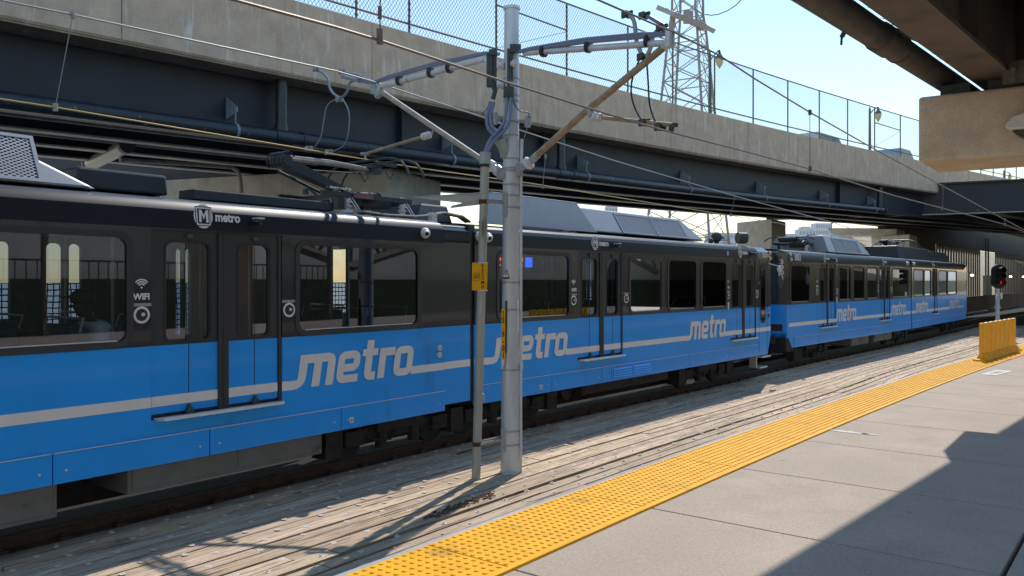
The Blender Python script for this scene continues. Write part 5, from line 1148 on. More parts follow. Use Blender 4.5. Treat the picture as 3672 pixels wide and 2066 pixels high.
# signs on the pole
zt_, zb_ = zp(967), zp(1000); yy = PY-.142
mb = MB(); mb.prism([(xp(1800), yy, zb_), (xp(1828), yy, zb_), (xp(1814), yy, zt_)], (0, .012, 0)); ws = mb.build('warning_sign', M['blackink'], pole)
MB().prism([(xp(1803.5), yy-.004, zp(994)), (xp(1824.5), yy-.004, zp(994)), (xp(1814), yy-.004, zp(972))], (0, .002, 0)).build('sign_face', M['whitep'], ws)
MB().poly([(xp(1813), yy-.006, zp(977)), (xp(1816), yy-.006, zp(977)), (xp(1814.5), yy-.006, zp(983)), (xp(1817), yy-.006, zp(983)), (xp(1812.5), yy-.006, zp(992)), (xp(1813.5), yy-.006, zp(985)), (xp(1811), yy-.006, zp(985))]).build('lightning_mark', M['blackink'], ws)
MB().hexa([(xp(1811), yy+.01, zp(1262)), (xp(1816), yy+.01, zp(1262)), (xp(1816), yy+.05, zp(1262)), (xp(1811), yy+.05, zp(1262)), (xp(1812), yy+.01, zp(1078)), (xp(1818), yy+.01, zp(1078)), (xp(1818), yy+.05, zp(1078)), (xp(1812), yy+.05, zp(1078))]).build('plate_bracket', M['blackink'], pole)
mp_ = MB(); mp_.hexa([(xp(1798), yy-.01, zp(1286)), (xp(1811), yy-.01, zp(1286)), (xp(1811), yy+.0, zp(1286)), (xp(1798), yy+.0, zp(1286)), (xp(1799), yy-.01, zp(1107)), (xp(1812.5), yy-.01, zp(1107)), (xp(1812.5), yy+.0, zp(1107)), (xp(1799), yy+.0, zp(1107))])
mp_ = mp_.build('number_plate', M['yellow'], pole)
MB().hexa([(xp(1800), yy-.006, zp(1320)), (xp(1804), yy-.006, zp(1320)), (xp(1804), yy+.0, zp(1320)), (xp(1800), yy+.0, zp(1320)), (xp(1799), yy-.006, zp(1288)), (xp(1810), yy-.006, zp(1288)), (xp(1810), yy, zp(1288)), (xp(1799), yy, zp(1288))]).build('plate_end', M['alu'], pole)
for ch, py in zip('15.9-01', (1124, 1148, 1172, 1198, 1222, 1247, 1271)): text(ch, .115, lambda x, y: (xp(1805)+x*.62, yy-.013, zp(py)+y), 'number', M['blackink'], mp_, bold=.003)
MB().hexa([(xp(1855), yy+.02, zp(1186)), (xp(1860), yy+.02, zp(1186)), (xp(1860), yy+.03, zp(1186)), (xp(1855), yy+.03, zp(1186)), (xp(1855), yy+.02, zp(1075)), (xp(1860), yy+.02, zp(1075)), (xp(1860), yy+.03, zp(1075)), (xp(1855), yy+.03, zp(1075))]).build('side_plate', M['whitep'], pole)
# conduit pole with the yellow sign
CB = G(1707, 1716, 0); cx0, cy0 = CB.x, CB.y
zc = lambda py: H+(HY-py)*cy0/FP
xc = lambda px: (px-CX)/FP*cy0
cp = empty('conduit_pole', (cx0, cy0, 0), 'thin weathered conduit standpipe with the yellow RESUME sign, left of the trolley pole', 'pole')
MB().tube([(cx0, cy0, 0), (xc(1739), cy0, zc(590))], .062, 16).tube([(xc(1719), cy0, zc(1412)), (xc(1720), cy0, zc(1440))][::-1], .069, 16).build('pipe', M['gpipe'], cp, smooth=True)
MB().tube([(xc(1739), cy0, zc(600)), (xc(1739), cy0, zc(588))], .064, 16).build('rust_ring', M['rust'], cp)
MB().tube([(xc(1739), cy0, zc(589)), (xc(1740), cy0, zc(547))], .078, 18).build('collar', M['green'], cp, smooth=True)
for py, pxx in ((724, 1734), (1592, 1711)):
    z = zc(py); bx = xc(pxx); MB().tube([(bx, cy0, z-.03), (bx, cy0, z+.03)], .068, 16).build('rust_clamp', M['rust'], cp)
    mb = MB(); a = Vector((bx+.05, cy0, z)); b = Vector((pxat(z)-.10, PY-.07, z+.01)); dd = (b-a)
    for o_ in (Vector((0, -.035, 0)), Vector((0, .035, .02))): mb.hexa([a+o_+Vector((0,-.012,-.02)), b+o_+Vector((0,-.012,-.02)), b+o_+Vector((0,.012,-.02)), a+o_+Vector((0,.012,-.02)), a+o_+Vector((0,-.012,.02)), b+o_+Vector((0,-.012,.02)), b+o_+Vector((0,.012,.02)), a+o_+Vector((0,.012,.02))])
    if py < 1000: mb.prism([a+Vector((-.12,-.02,-.04)), a+Vector((-.52,-.05,-.09)), a+Vector((-.50,-.05,-.06)), a+Vector((-.12,-.02,.04))], (0, .05, 0))
    mb.cbox((pxat(z)-.09, PY-.1, z), .07, .05, .34); mb.build('strut_bracket', M['fitgrey'], cp)
ys = cy0-.075
mb = MB(); mb.hexa([(xc(1693), ys, zc(1041)), (xc(1747), ys, zc(1043)), (xc(1747), ys+.008, zc(1043)), (xc(1693), ys+.008, zc(1041)), (xc(1694), ys, zc(942)), (xc(1749), ys, zc(945)), (xc(1749), ys+.008, zc(945)), (xc(1694), ys+.008, zc(942))]); sg = mb.build('sign', M['yellow'], cp)
for i, ch in enumerate('RESUME'): text(ch, .062, lambda x, y: (xc(1731.5)+x, ys-.003, zc(954+14.8*i)+y), 'sign_letter', M['blackink'], sg, bold=.0015)
text('S/I', .085, lambda x, y: (xc(1709.5)+x*.8, ys-.003, zc(992)+y), 'sign_text', M['blackink'], sg, bold=.001)
mb = MB()
for a, b in (((1699, 978), (1720.5, 978.8)), ((1699, 1005), (1720.5, 1006)), ((1699, 978), (1699.8, 1005.8)), ((1720, 978), (1720.8, 1006))): mb.quad((xc(a[0]), ys-.003, zc(a[1])), (xc(b[0]), ys-.003, zc(a[1])), (xc(b[0]), ys-.003, zc(b[1])), (xc(a[0]), ys-.003, zc(b[1])))
mb.build('sign_box', M['blackink'], sg)
mb = MB()
for py in (943, 1042): mb.tube([(xc(1715), ys-.004, zc(py)), (xc(1750), ys-.004, zc(py))], .006, 5)
mb.build('sign_clip', M['alu'], sg)
# cantilever arms
LD = Vector((-.78, .62, 0)); LF = Frame(PX, PY, 0); LF.p = Vector((PX, PY, 0)); LF.d = LD.normalized(); LF.n = Vector((LF.d.y, -LF.d.x, 0))
RF = Frame(PX, PY, 0); RF.p = Vector((PX, PY, 0)); RF.d = -LD.normalized(); RF.n = LF.n
def A3(F, px, py): return F.at(px, py)
# left arm
a = A3(LF, 1795, 190); b = A3(LF, 1745, 208); t = A3(LF, 1350, 318)
MB().tube([A3(LF, 1742, 212), A3(LF, 1365, 312)], .046, 10).build('top_tube', M['steel'], pole, smooth=True)
mb = MB()
for o_ in (.05, .085): mb.tube([A3(LF, 1790, 170)+Vector((0,0,-.1)), A3(LF, 1740, 198)+Vector((0,-.03,o_*.3)), A3(LF, 1560, 248)+Vector((0,-.04,o_)), A3(LF, 1400, 290)+Vector((0,-.04,o_*.8)), A3(LF, 1340, 302)+Vector((0,-.02,o_*.3)), A3(LF, 1285, 290 if o_ < .06 else 270), A3(LF, 1225, 258 if o_ > .06 else 275)], .027, 8)
mb.build('strapped_cable', M['cable'], pole, smooth=True)
for px, py in ((1433, 290), (1545, 262), (1612, 245)): MB().tube([A3(LF, px-4, py), A3(LF, px+4, py-2)], .085, 10).build('cable_strap', M['rubber'], pole)
MB().tube([A3(LF, 1342, 338), A3(LF, 1342, 308)], .06, 12).tube([A3(LF, 1350, 346), A3(LF, 1370, 330)], .055, 8).tube([A3(LF, 1342, 308), A3(LF, 1342, 285)], .02, 6).build('end_fitting', M['green'], pole)
MB().tube([A3(LF, 1368, 330), A3(LF, 1735, 578)], .043, 10).build('diagonal_strut', M['tanpole'], pole, smooth=True)
i1 = A3(LF, 1765, 600)
def insul(p, q, r=.06, nm='insulator', par=pole):
    p, q = Vector(p), Vector(q); d = q-p
    mb = MB(); mb.tube([p, p+d*.12, p+d*.14, p+d*.38, p+d*.40, p+d*.62, p+d*.64, p+d*.88, p+d*.9, q], [r*.4, r*.45, r*.95, r, r*.6, r*.6, r, r*.95, r*.5, r*.4], 14); return mb.build(nm, M['porcelain'], par, smooth=True)
insul(A3(LF, 1748, 585)+Vector((0,-.02,0)), A3(LF, 1800, 622), .085)
MB().tube([A3(LF, 1790, 615), A3(LF, 1815, 628)], .045, 8).cbox((PX-.13, PY-.03, zp(622)), .12, .12, .16).build('strut_clamp', M['fitgrey'], pole)
st_ = A3(LF, 1548, 462)
MB().tube([A3(LF, 1556, 452), A3(LF, 1548, 484)], .014, 6).build('hanger_loop', M['fitgrey'], pole)
insul(A3(LF, 1545, 482), A3(LF, 1512, 492), .06)
MB().tube([A3(LF, 1514, 491), A3(LF, 1312, 552)], .028, 8).build('steady_arm', M['rustpole'], pole, smooth=True)
MB().tube([A3(LF, 1296, 552), A3(LF, 1322, 552)], .03, 6).tube([A3(LF, 1310, 552), A3(LF, 1311, 572)], .022, 6).build('wire_clamp', M['fitgrey'], pole)
# right arm
MB().tube([A3(RF, 1880, 190), A3(RF, 2390, 153)], .046, 10).build('top_tube', M['steel'], pole, smooth=True)
mb = MB()
for o_ in (.05, .09): mb.tube([A3(RF, 1850, 195)+Vector((.0,-.1,0)), A3(RF, 1900, 186)+Vector((0,-.04,o_*.4)), A3(RF, 2100, 167)+Vector((0,-.04,o_)), A3(RF, 2300, 150)+Vector((0,-.04,o_)), A3(RF, 2385, 130)+Vector((0,-.02,o_*.3)), A3(RF, 2380, 92), A3(RF, 2330, 62), A3(RF, 2310, 56)], .027, 8)
mb.build('strapped_cable', M['cable'], pole, smooth=True)
for px, py in ((1950, 184), (2110, 168), (2323, 147)): MB().tube([A3(RF, px-5, py), A3(RF, px+5, py)], .085, 10).build('cable_strap', M['rubber'], pole)
MB().tube([A3(RF, 2402, 170), A3(RF, 2402, 108)], .062, 12).tube([A3(RF, 2375, 165), A3(RF, 2402, 150)], .065, 8).build('end_fitting', M['steel'], pole)
MB().tube([A3(RF, 2378, 172), A3(RF, 2100, 400), A3(RF, 1900, 580)], .047, 12).build('diagonal_strut', M['rustpole'], pole, smooth=True)
MB().tube([A3(RF, 1928, 556), A3(RF, 1900, 581)], .053, 12).build('strut_sleeve', M['fitgrey'], pole)
mb = MB(); mb.tube([A3(RF, 1905, 577), A3(RF, 1899, 582), A3(RF, 1890, 590), A3(RF, 1884, 596)], [.05, .095, .095, .05], 16); mb.build('insulator', M['porcelain'], pole, smooth=True)
MB().tube([A3(RF, 1888, 594), A3(RF, 1868, 608)], .035, 8).cbox((PX+.13, PY-.04, zp(611)), .13, .12, .18).build('strut_clamp', M['fitgrey'], pole)
MB().tube([A3(RF, 2110, 392), A3(RF, 2122, 414)], .05, 8).build('hanger_loop', M['fitgrey'], pole)
insul(A3(RF, 2124, 416), A3(RF, 2160, 424), .062)
MB().tube([A3(RF, 2158, 422), A3(RF, 2418, 449)], .028, 8).build('steady_arm', M['rustpole'], pole, smooth=True)
MB().tube([A3(RF, 2412, 448), A3(RF, 2428, 449)], .03, 6).tube([A3(RF, 2410, 448), A3(RF, 2405, 474)], .035, 6).build('wire_clamp', M['fitting'], pole)
# switch gear on the pole: two dark plates with insulators, cables down to the collar
for pxa, d_ in ((1766, -.30), (1838, -.06)):
    pass
mb = MB(); mb.cbox((xp(1757), PY-.05, zp(255)), .10, .10, .50); mb.cbox((xp(1775), PY-.06, zp(255)), .05, .06, .60); o = mb.build('switch_plate', M['fitting'], pole, bevel=.02)
MB().tube([(xp(1762), PY-.10, zp(305)), (xp(1776), PY-.08, zp(330)), (xp(1768), PY-.08, zp(360))], .035, 8).cbox((xp(1768), PY-.08, zp(195)), .12, .1, .08).build('cable_lug', M['fitting'], pole)
mb = MB(); mb.cbox((xp(1824), PY-.17, zp(270)), .045, .05, .68); mb.cbox((xp(1848), PY-.17, zp(187)), .16, .10, .12); mb.cbox((xp(1824), PY-.18, zp(342)), .15, .10, .16); mb.tube([(xp(1835), PY-.17, zp(200)), (xp(1836), PY-.17, zp(300))], .02, 6); mb.build('switch_plate', M['fitting'], pole, bevel=.015)
for py in (240, 308): insul((xp(1775), PY-.03, zp(py)), (xp(1810), PY-.02, zp(py)), .065)
insul((xp(1838), PY-.12, zp(240)), (xp(1844), PY-.25, zp(242)), .05)
def cable(pts, r=.027, m='cable', par=pole, nm='drop_cable'):
    P = [Vector(p) for p in pts]
    for _ in range(2):
        Q = [P[0]]
        for a, b in zip(P, P[1:]): Q += [a*.75+b*.25, a*.25+b*.75]
        P = Q+[P[-1]]
    return MB().tube(P, r, 8).build(nm, M[m], par, smooth=True)
cable([(xp(1762), PY-.1, zp(372)), (xp(1745), PY-.14, zp(430)), (xp(1750), PY-.16, zp(470)), (xp(1790), PY-.18, zp(505)), (xp(1800), PY-.10, zp(530))])
cable([(xp(1770), PY-.1, zp(372)), (xp(1758), PY-.14, zp(430)), (xp(1766), PY-.16, zp(465)), (xp(1798), PY-.18, zp(500)), (xp(1812), PY-.10, zp(530))])
cable([(xp(1818), PY-.2, zp(362)), (xp(1814), PY-.22, zp(430)), (xp(1800), PY-.26, zp(470)), (xp(1760), PY-.3, zp(510)), (xc(1738), cy0, zc(550))])
cable([(xp(1832), PY-.2, zp(362)), (xp(1830), PY-.22, zp(440)), (xp(1812), PY-.26, zp(480)), (xp(1772), PY-.3, zp(515)), (xc(1744), cy0, zc(550))])
cable([(xp(1755), PY-.1, zp(370)), (xp(1750), PY-.12, zp(395)), (xp(1728), PY-.12, zp(415)), (xp(1742), PY-.12, zp(425))], .007, 'rubber', nm='thin_lead')
cable([(xp(1838), PY-.2, zp(365)), (xp(1850), PY-.18, zp(395)), (xp(1865), PY-.12, zp(407)), (xp(1897), PY-.1, zp(407)), (xp(1897), PY-.1, zp(430))], .008, 'rubber', nm='thin_lead')
mb = MB(); mb.tube([(xp(1812), PY-.02, zp(560)), (xp(1806), PY-.10, zp(535)), (xp(1790), PY-.16, zp(505))], [.075, .075, .085], 16); mb.build('elbow', M['green'], pole, smooth=True)
mb = MB(); mb.cbox((xp(1892), PY-.06, zp(440)), .085, .08, .16); mb.tube([(xp(1893), PY-.06, zp(450)), (xp(1893), PY-.06, zp(430))], .05, 10); mb.tube([(xp(1860), PY-.06, zp(436)), (xp(1885), PY-.06, zp(434))], .015, 6); mb.tube([(xp(1893), PY-.06, zp(455)), (xp(1880), PY-.06, zp(495))], .005, 5); mb.build('arrester', M['fitgrey'], pole)
mb = MB(); mb.cbox((xp(1777), PY-.16, zp(432)), .06, .06, .08); mb.tube([(xp(1777), PY-.16, zp(412)), (xp(1778), PY-.16, zp(455))], .032, 10); mb.tube([(xp(1777), PY-.16, zp(436)), (xp(1797), PY-.14, zp(440))], .02, 6); mb.build('arrester', M['fitgrey'], pole)
# jumper loops hanging from the messengers
def jump(F, pts, r, m): return cable([A3(F, x, y) for x, y in pts], r, m, pole, 'jumper_cable')
jump(LF, [(1140, 250), (1175, 275), (1182, 325), (1215, 352), (1235, 345), (1250, 320), (1252, 295), (1280, 285)], .022, 'cable')
jump(LF, [(1205, 355), (1170, 375), (1160, 440), (1150, 500), (1125, 530)], .010, 'galv'); jump(LF, [(1230, 358), (1255, 400), (1250, 480), (1235, 525), (1190, 545)], .010, 'galv')
jump(RF, [(2252, 52), (2275, 70), (2280, 130), (2290, 180), (2315, 200)], .030, 'gpipe' if False else 'fitgrey'); jump(RF, [(2318, 205), (2335, 170), (2340, 125), (2370, 100), (2395, 108)], .030, 'fitgrey')
jump(RF, [(2295, 208), (2265, 280), (2262, 350), (2290, 420), (2312, 438)], .012, 'rubber'); jump(RF, [(2318, 208), (2325, 300), (2328, 380), (2350, 440), (2368, 455)], .012, 'rubber')
for F_, x, y in ((LF, 1135, 248), (LF, 1218, 356), (LF, 1290, 282), (LF, 1228, 256), (LF, 1108, 533), (LF, 1180, 546), (RF, 2250, 52), (RF, 2312, 56), (RF, 2306, 204), (RF, 2375, 100), (RF, 2312, 440), (RF, 2368, 456)):
    p = A3(F_, x, y); MB().cbox(p, .13, .06, .05, 50).cbox(p+Vector((.03, 0, 0)), .03, .09, .09, 40).cbox(p+Vector((-.04, 0, 0)), .03, .09, .09, 40).build('cable_clamp', M['fitting'] if F_ is RF else M['fitgrey'], pole)

# ---------------------------------------------------------------- overhead wires
FARC = SIDE.off(-1.33); NEAR = EDGE.off(-1.25)
def wire(path, samples, r, m, label, drops=()):
    P = []
    for px, py in samples:
        u = path.u_at(px); q = path(u, 0, 0); P.append(Vector((q.x, q.y, H+(HY-py)*q.y/FP)))
    a = P[0]+(P[0]-P[1]).normalized()*6; P = [a]+P
    o = MB().tube(P, r, 6).build('overhead_wire', M[m], smooth=True); tag(o, label, 'wire', 'overhead wires for the trains')
    for (x0, y0, x1, y1) in drops:
        u = path.u_at(x0); q = path(u, 0, 0); A_ = Vector((q.x, q.y, H+(HY-y0)*q.y/FP)); u2 = path.u_at(x1); q = path(u2, 0, 0); B_ = Vector((q.x, q.y, H+(HY-y1)*q.y/FP))
        MB().tube([A_, B_], .006, 5).cbox(A_, .05, .03, .09).cbox(B_, .05, .03, .09).build('dropper', M['bwire'], o)
    return o
wire(FARC, [(0, 354), (195, 385), (1060, 530), (1305, 571), (1483, 600), (1894, 656), (2300, 722), (2787, 800), (3050, 858), (3300, 886), (3400, 920)], .010, 'copper', 'thin copper contact wire touching the raised pantograph', [(1957, 560, 1948, 668)])
wire(FARC, [(0, 0), (261, 53), (1200, 254), (1340, 292), (1744, 425), (1862, 466), (2200, 575), (2640, 705), (2990, 799), (3110, 840)], .014, 'wire', 'thicker grey messenger wire carried on the cantilever arm above the train', [(261, 53, 195, 385), (2637, 704, 2620, 772), (2984, 799, 2980, 850)])
wire(NEAR, [(845, 0), (1200, 97), (1357, 145), (1821, 295), (2200, 415), (2404, 474), (2700, 551), (2906, 606), (3200, 700), (3380, 747), (3605, 805), (3672, 832)], .012, 'bwire', 'bronze contact wire crossing the photo in front of the pole, held by the rusty strut')
wire(NEAR, [(2143, 0), (2371, 97), (2410, 112), (2582, 199), (2700, 280), (2906, 403), (3133, 534), (3384, 669), (3672, 825)], .012, 'bwire', 'messenger wire leading from the rusty cantilever tip down to the lower right', [(2906, 403, 2906, 606), (3384, 669, 3380, 747), (3605, 788, 3605, 805)])
MB_ = MB(); u = NEAR.u_at(1357); q = NEAR(u, 0, 0); zq = H+(HY-145)*q.y/FP
o = MB_.tube([(q.x, q.y, zq), (q.x+.01, q.y, zq+1.2)], .006, 5).cbox((q.x, q.y, zq+.03), .05, .03, .12).cbox((q.x, q.y, zq+.22), .03, .02, .10).build('dropper_wire', M['bwire']); tag(o, 'vertical dropper wire with a hook clipped to the bronze contact wire, left of the pole', 'wire')

# ---------------------------------------------------------------- platform barrier
bo = [];
b0 = EDGE; ub0 = min((abs((EDGE(k*.05, .30, PZ).x*FP/EDGE(k*.05, .30, PZ).y+CX)-3520), k*.05) for k in range(200, 900))[1]
ub1 = min((abs((EDGE(k*.05, .30, PZ).x*FP/EDGE(k*.05, .30, PZ).y+CX)-3634), k*.05) for k in range(200, 900))[1]
bar = empty('platform_barrier', tuple(EDGE(ub0, .3, PZ)), 'yellow row of upright plastic slats on the tactile strip', 'barrier')
n = 15
for k in range(n):
    u = ub0+(ub1-ub0)*k/(n-1); pw = (ub1-ub0)/(n-1)*.40
    mb = MB(); v0 = .27+.03*(k % 2); v1 = v0+.04
    mb.hexa([EDGE(u-pw, v0, PZ+.13), EDGE(u+pw, v0, PZ+.13), EDGE(u+pw, v1+.02, PZ+.13), EDGE(u-pw, v1, PZ+.13), EDGE(u-pw, v0, PZ+.78), EDGE(u+pw, v0, PZ+.78), EDGE(u+pw, v1+.02, PZ+.78), EDGE(u-pw, v1+.02, PZ+.78)])
    mb.build('slat', M['barrier'], bar, bevel=.01)
    MB().hexa([EDGE(u-pw*.8, .20, PZ+.02), EDGE(u+pw*.8, .20, PZ+.02), EDGE(u+pw*.8, .46, PZ+.02), EDGE(u-pw*.8, .46, PZ+.02), EDGE(u-pw*.7, .27, PZ+.15), EDGE(u+pw*.7, .27, PZ+.15), EDGE(u+pw*.7, .36, PZ+.15), EDGE(u-pw*.7, .36, PZ+.15)]).build('slat_foot', M['barrier'], bar, bevel=.01)
beam(EDGE, ub0-.30, ub1+.30, .20, .43, PZ+.007, PZ+.045).build('base_rail', M['barrier'], bar)
# ---------------------------------------------------------------- signal
SY = 40.0; sb = U(3577, 1008, SY); sb.z = 0
sig = empty('railway_signal', (sb.x, SY, 0), 'three-light railway signal showing red, on a grey post behind the yellow barrier', 'signal')
zs = lambda py: H+(HY-py)*SY/FP
xs_ = lambda px: (px-CX)/FP*SY
MB().tube([(sb.x, SY, 0), (sb.x, SY, zs(1028))], .10, 12).tube([(sb.x, SY, zs(1100)), (sb.x, SY, zs(1104))], .14, 12).build('post', M['steel'], sig, smooth=True)
P = [(xs_(3577)+.34*math.cos(a)*1.0, SY-.15, (zs(972) if math.sin(a) > 0 else zs(1011))+.32*math.sin(a)) for a in [2*math.pi*k/28 for k in range(28)]]
MB().prism(P, (0, .12, 0)).build('backboard', M['blackink'], sig)
for i, py in enumerate((970, 991, 1013)):
    c = Vector((xs_(3577), SY-.15, zs(py))); mb = MB(); mb.tube([c, c+Vector((0, -.05, 0))], .105, 16); ln = mb.build('lamp', M['redlamp'] if i == 2 else M['fitting'], sig)
    mb = MB()
    for k in range(16):
        a0, a1 = R(-40+260*k/16), R(-40+260*(k+1)/16); p0 = Vector((.15*math.cos(a0), 0, .15*math.sin(a0))); p1 = Vector((.15*math.cos(a1), 0, .15*math.sin(a1)))
        mb.quad(c+p0, c+p1, c+p1+Vector((0, -.34, 0)), c+p0+Vector((0, -.34, 0)))
    mb.build('visor', M['blackink'], ln)
sp = MB().cbox((sb.x, SY-.13, zs(1061)), .33, .02, .30).build('sign_plate', M['whitep'], sig)
text('6', .15, lambda x, y: (sb.x+x, SY-.145, zs(1056)+y), 'sign_text', M['blackink'], sp, bold=.003); text('PPP' if False else 'PPF', .11, lambda x, y: (sb.x+x, SY-.145, zs(1067)+y), 'sign_text', M['blackink'], sp, bold=.003)
# ---------------------------------------------------------------- lattice tower
TY = 85.0; tx = (2466-CX)/FP*TY; zT = lambda py: H+(HY-py)*TY/FP
tw = empty('lattice_tower', (tx, TY, -.4), 'tall pale steel lattice tower behind the bridge fence', 'tower')
def leg(k, z):
    hw = (lambda py: 59+(py/342)*41)((H-z)*FP/TY+HY)/FP*TY
    if z > zT(110): hw = (59-(110-((H-z)*FP/TY+HY))*.02+13)/FP*TY*.86
    a = R(14+90*k); return Vector((tx+hw*math.cos(a), TY+hw*math.sin(a), z))
lv = [-.4]+[zT(y) for y in (860, 760, 660, 560, 470, 385, 300, 230, 165, 110, 50, -20, -90)]
for k in range(4): MB().tube([leg(k, z) for z in lv], .13, 6).build('leg', M['lattice'], tw)
mb = MB()
for z0, z1 in zip(lv, lv[1:]):
    for k in range(4):
        q = (k+1) % 4; mb.tube([leg(k, z0), leg(q, z1)], .05, 4); mb.tube([leg(q, z0), leg(k, z1)], .05, 4)
        if lv.index(z0) % 2: mb.tube([leg(k, z0), leg(q, z0)], .06, 4)
mb.build('bracing', M['lattice'], tw)
mb = MB(); ra, rb = leg(0, 0), leg(0, 0)
l0 = [leg(0, z)+Vector((-.1, -.3, 0)) for z in lv]; l1 = [leg(0, z)+Vector((-.65, -.3, 0)) for z in lv]; mb.tube(l0, .035, 4); mb.tube(l1, .035, 4)
z = -.2
while z < lv[-1]: p = leg(0, z); mb.tube([p+Vector((-.1, -.3, 0)), p+Vector((-.65, -.3, 0))], .02, 4, False); z += .55
mb.build('ladder', M['lattice'], tw)
for (a, b) in (((2355, 25), (2420, 52)), ((2522, 92), (2563, 113))):
    A_, B_ = U(*a, TY-3), U(*b, TY-3); mb = MB(); P = [A_+(B_-A_)*k/16 for k in range(17)]; mb.tube(P, [.28 if k % 2 else .22 for k in range(17)], 10); mb.build('insulator_string', M['fitgrey'], tw)
mb = MB(); mb.tube([U(2415, 52, TY-3), U(2530, 95, TY-3)], .30, 8); mb.cbox(U(2468, 62, TY-3), .9, .5, 1.2); mb.cbox(U(2412, 78, TY-2), .5, .4, 1.3); mb.cbox(U(2515, 90, TY-2), .5, .4, 1.0); mb.build('cross_arm', M['lattice'], tw)
o = MB().tube([U(2528, 52, TY-4), U(2550, 55, TY-4), U(2575, 52, TY-5), U(2610, 38, TY-7), U(2640, 18, TY-9), U(2668, -12, TY-12)], .05, 5).build('power_line', M['rubber']); tag(o, 'sagging power line hanging from the lattice tower', 'wire')
# ---------------------------------------------------------------- lamps, vehicles on the bridge
def lamp(px, ptop, pbase, lx, ltop, lbot, Y, label):
    b_ = U(px, pbase, Y); t_ = U(px, ptop, Y); L = empty('street_lamp', (b_.x, b_.y, b_.z-.6), label, 'street lamp', 'acorn street lamps on the road bridge'); h = (lbot-ltop)/FP*Y
    MB().tube([b_-Vector((0,0,.6)), t_], [.085, .06], 10).tube([t_, t_+Vector((0,0,.15))], [.05, .01], 8).build('post', M['lampgreen'], L)
    c = U(lx, ltop, Y); mb = MB(); mb.tube([t_-Vector((0,0,h*.35)), t_+Vector((.25*h, 0, -.05*h)), c+Vector((-.06*h, 0, .06*h)), c], .03, 6); mb.tube([c+Vector((0,0,h*.1)), c, c-Vector((0,0,h*.12)), c-Vector((0,0,h*.30)), c-Vector((0,0,h*.42))], [.02, h*.07, h*.08, h*.2, h*.24], 14); mb.build('lamp_head', M['lampgreen'], L, smooth=True)
    mb = MB(); mb.tube([c-Vector((0,0,h*q)) for q in (.42, .55, .72, .88, 1.0)], [h*.215, h*.225, h*.18, h*.09, .01], 14); mb.build('globe', M['lampglass'], L, smooth=True)
lamp(2546, 195, 420, 2580, 185, 247, 34.5, 'acorn street lamp on the bridge just right of the lattice tower')
lamp(3119, 392, 560, 3149, 388, 438, 47, 'acorn street lamp on the bridge beside the short mid rail of the fence')
lamp(3600, 615, 680, 3621, 622, 648, 66, 'smallest acorn street lamp, under the concrete pier cap on the bridge')
def car(px0, px1, ptop, pbot, Y, hd, m, name, label, cat, van):
    c = U((px0+px1)/2, pbot, Y); L = 4.6 if not van else 5.0; h = (pbot-ptop)/FP*Y; W = 1.9; F = Frame(c.x, c.y, hd); o = empty(name, tuple(c-Vector((0,0,.9))), label, cat); z0 = c.z-.55
    zt2 = H+(HY-ptop)*Y/FP
    mb = MB(); P = [(-L/2, z0), (L/2, z0), (L/2, z0+.55), (L*.33, z0+.72), (L*.12, zt2), (-L*.42 if van else -L*.25, zt2), (-L*.48 if van else -L*.40, z0+.75), (-L/2, z0+.7)]
    mb.prism([F(a, 0, z) for a, z in P], F.n*W); mb.build('body', M[m], o, bevel=.06)
    mb = MB(); mb.prism([F(a, -.01, z) for a, z in ((L*.27, z0+.76), (L*.10, zt2-.08), (-.05, zt2-.08), (-.05, z0+.76))], F.n*.004); mb.prism([F(a, -.01, z) for a, z in ((-.12, z0+.76), (-.12, zt2-.08), (-L*.36 if van else -L*.24, zt2-.08), (-L*.40 if van else -L*.34, z0+.76))], F.n*.004); mb.build('side_window', M['darkglass'], o)
    for q in (-L*.32, L*.3):
        MB().tube([F(q, -.02, z0), F(q, .22, z0)], .34, 18).tube([F(q, W-.22, z0), F(q, W+.02, z0)], .34, 18).build('wheel', M['rubber'], o)
car(2940, 3045, 488, 540, 46, 44, 'van', 'parked_van', 'pale van on the bridge seen through the fence', 'van', True)
car(3190, 3320, 536, 590, 55, 46, 'carblue', 'parked_car', 'blue car on the bridge seen through the fence near the pier cap', 'car', False)
# ---------------------------------------------------------------- far buildings
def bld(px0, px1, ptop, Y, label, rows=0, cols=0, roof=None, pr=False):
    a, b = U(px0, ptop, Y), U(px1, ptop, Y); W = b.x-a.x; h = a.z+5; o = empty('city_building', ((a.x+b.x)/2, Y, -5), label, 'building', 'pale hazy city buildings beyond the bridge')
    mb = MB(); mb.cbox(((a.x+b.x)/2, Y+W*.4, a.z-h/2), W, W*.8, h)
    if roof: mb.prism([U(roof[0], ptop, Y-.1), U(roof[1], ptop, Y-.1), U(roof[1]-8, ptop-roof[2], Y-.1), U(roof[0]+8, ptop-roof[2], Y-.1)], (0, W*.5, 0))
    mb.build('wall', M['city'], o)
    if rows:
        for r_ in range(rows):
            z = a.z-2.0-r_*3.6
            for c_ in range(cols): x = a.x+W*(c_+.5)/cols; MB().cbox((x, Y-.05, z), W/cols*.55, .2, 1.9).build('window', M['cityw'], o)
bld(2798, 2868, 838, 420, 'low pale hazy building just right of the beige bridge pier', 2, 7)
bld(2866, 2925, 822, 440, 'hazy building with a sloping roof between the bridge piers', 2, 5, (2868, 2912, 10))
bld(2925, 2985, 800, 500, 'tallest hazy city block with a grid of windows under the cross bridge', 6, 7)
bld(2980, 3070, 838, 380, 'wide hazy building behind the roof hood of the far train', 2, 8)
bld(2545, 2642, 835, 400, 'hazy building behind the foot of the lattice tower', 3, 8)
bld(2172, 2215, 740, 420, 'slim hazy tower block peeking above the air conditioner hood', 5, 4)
bld(1990, 2170, 800, 460, 'long hazy block behind the roof of the near train', 2, 12)
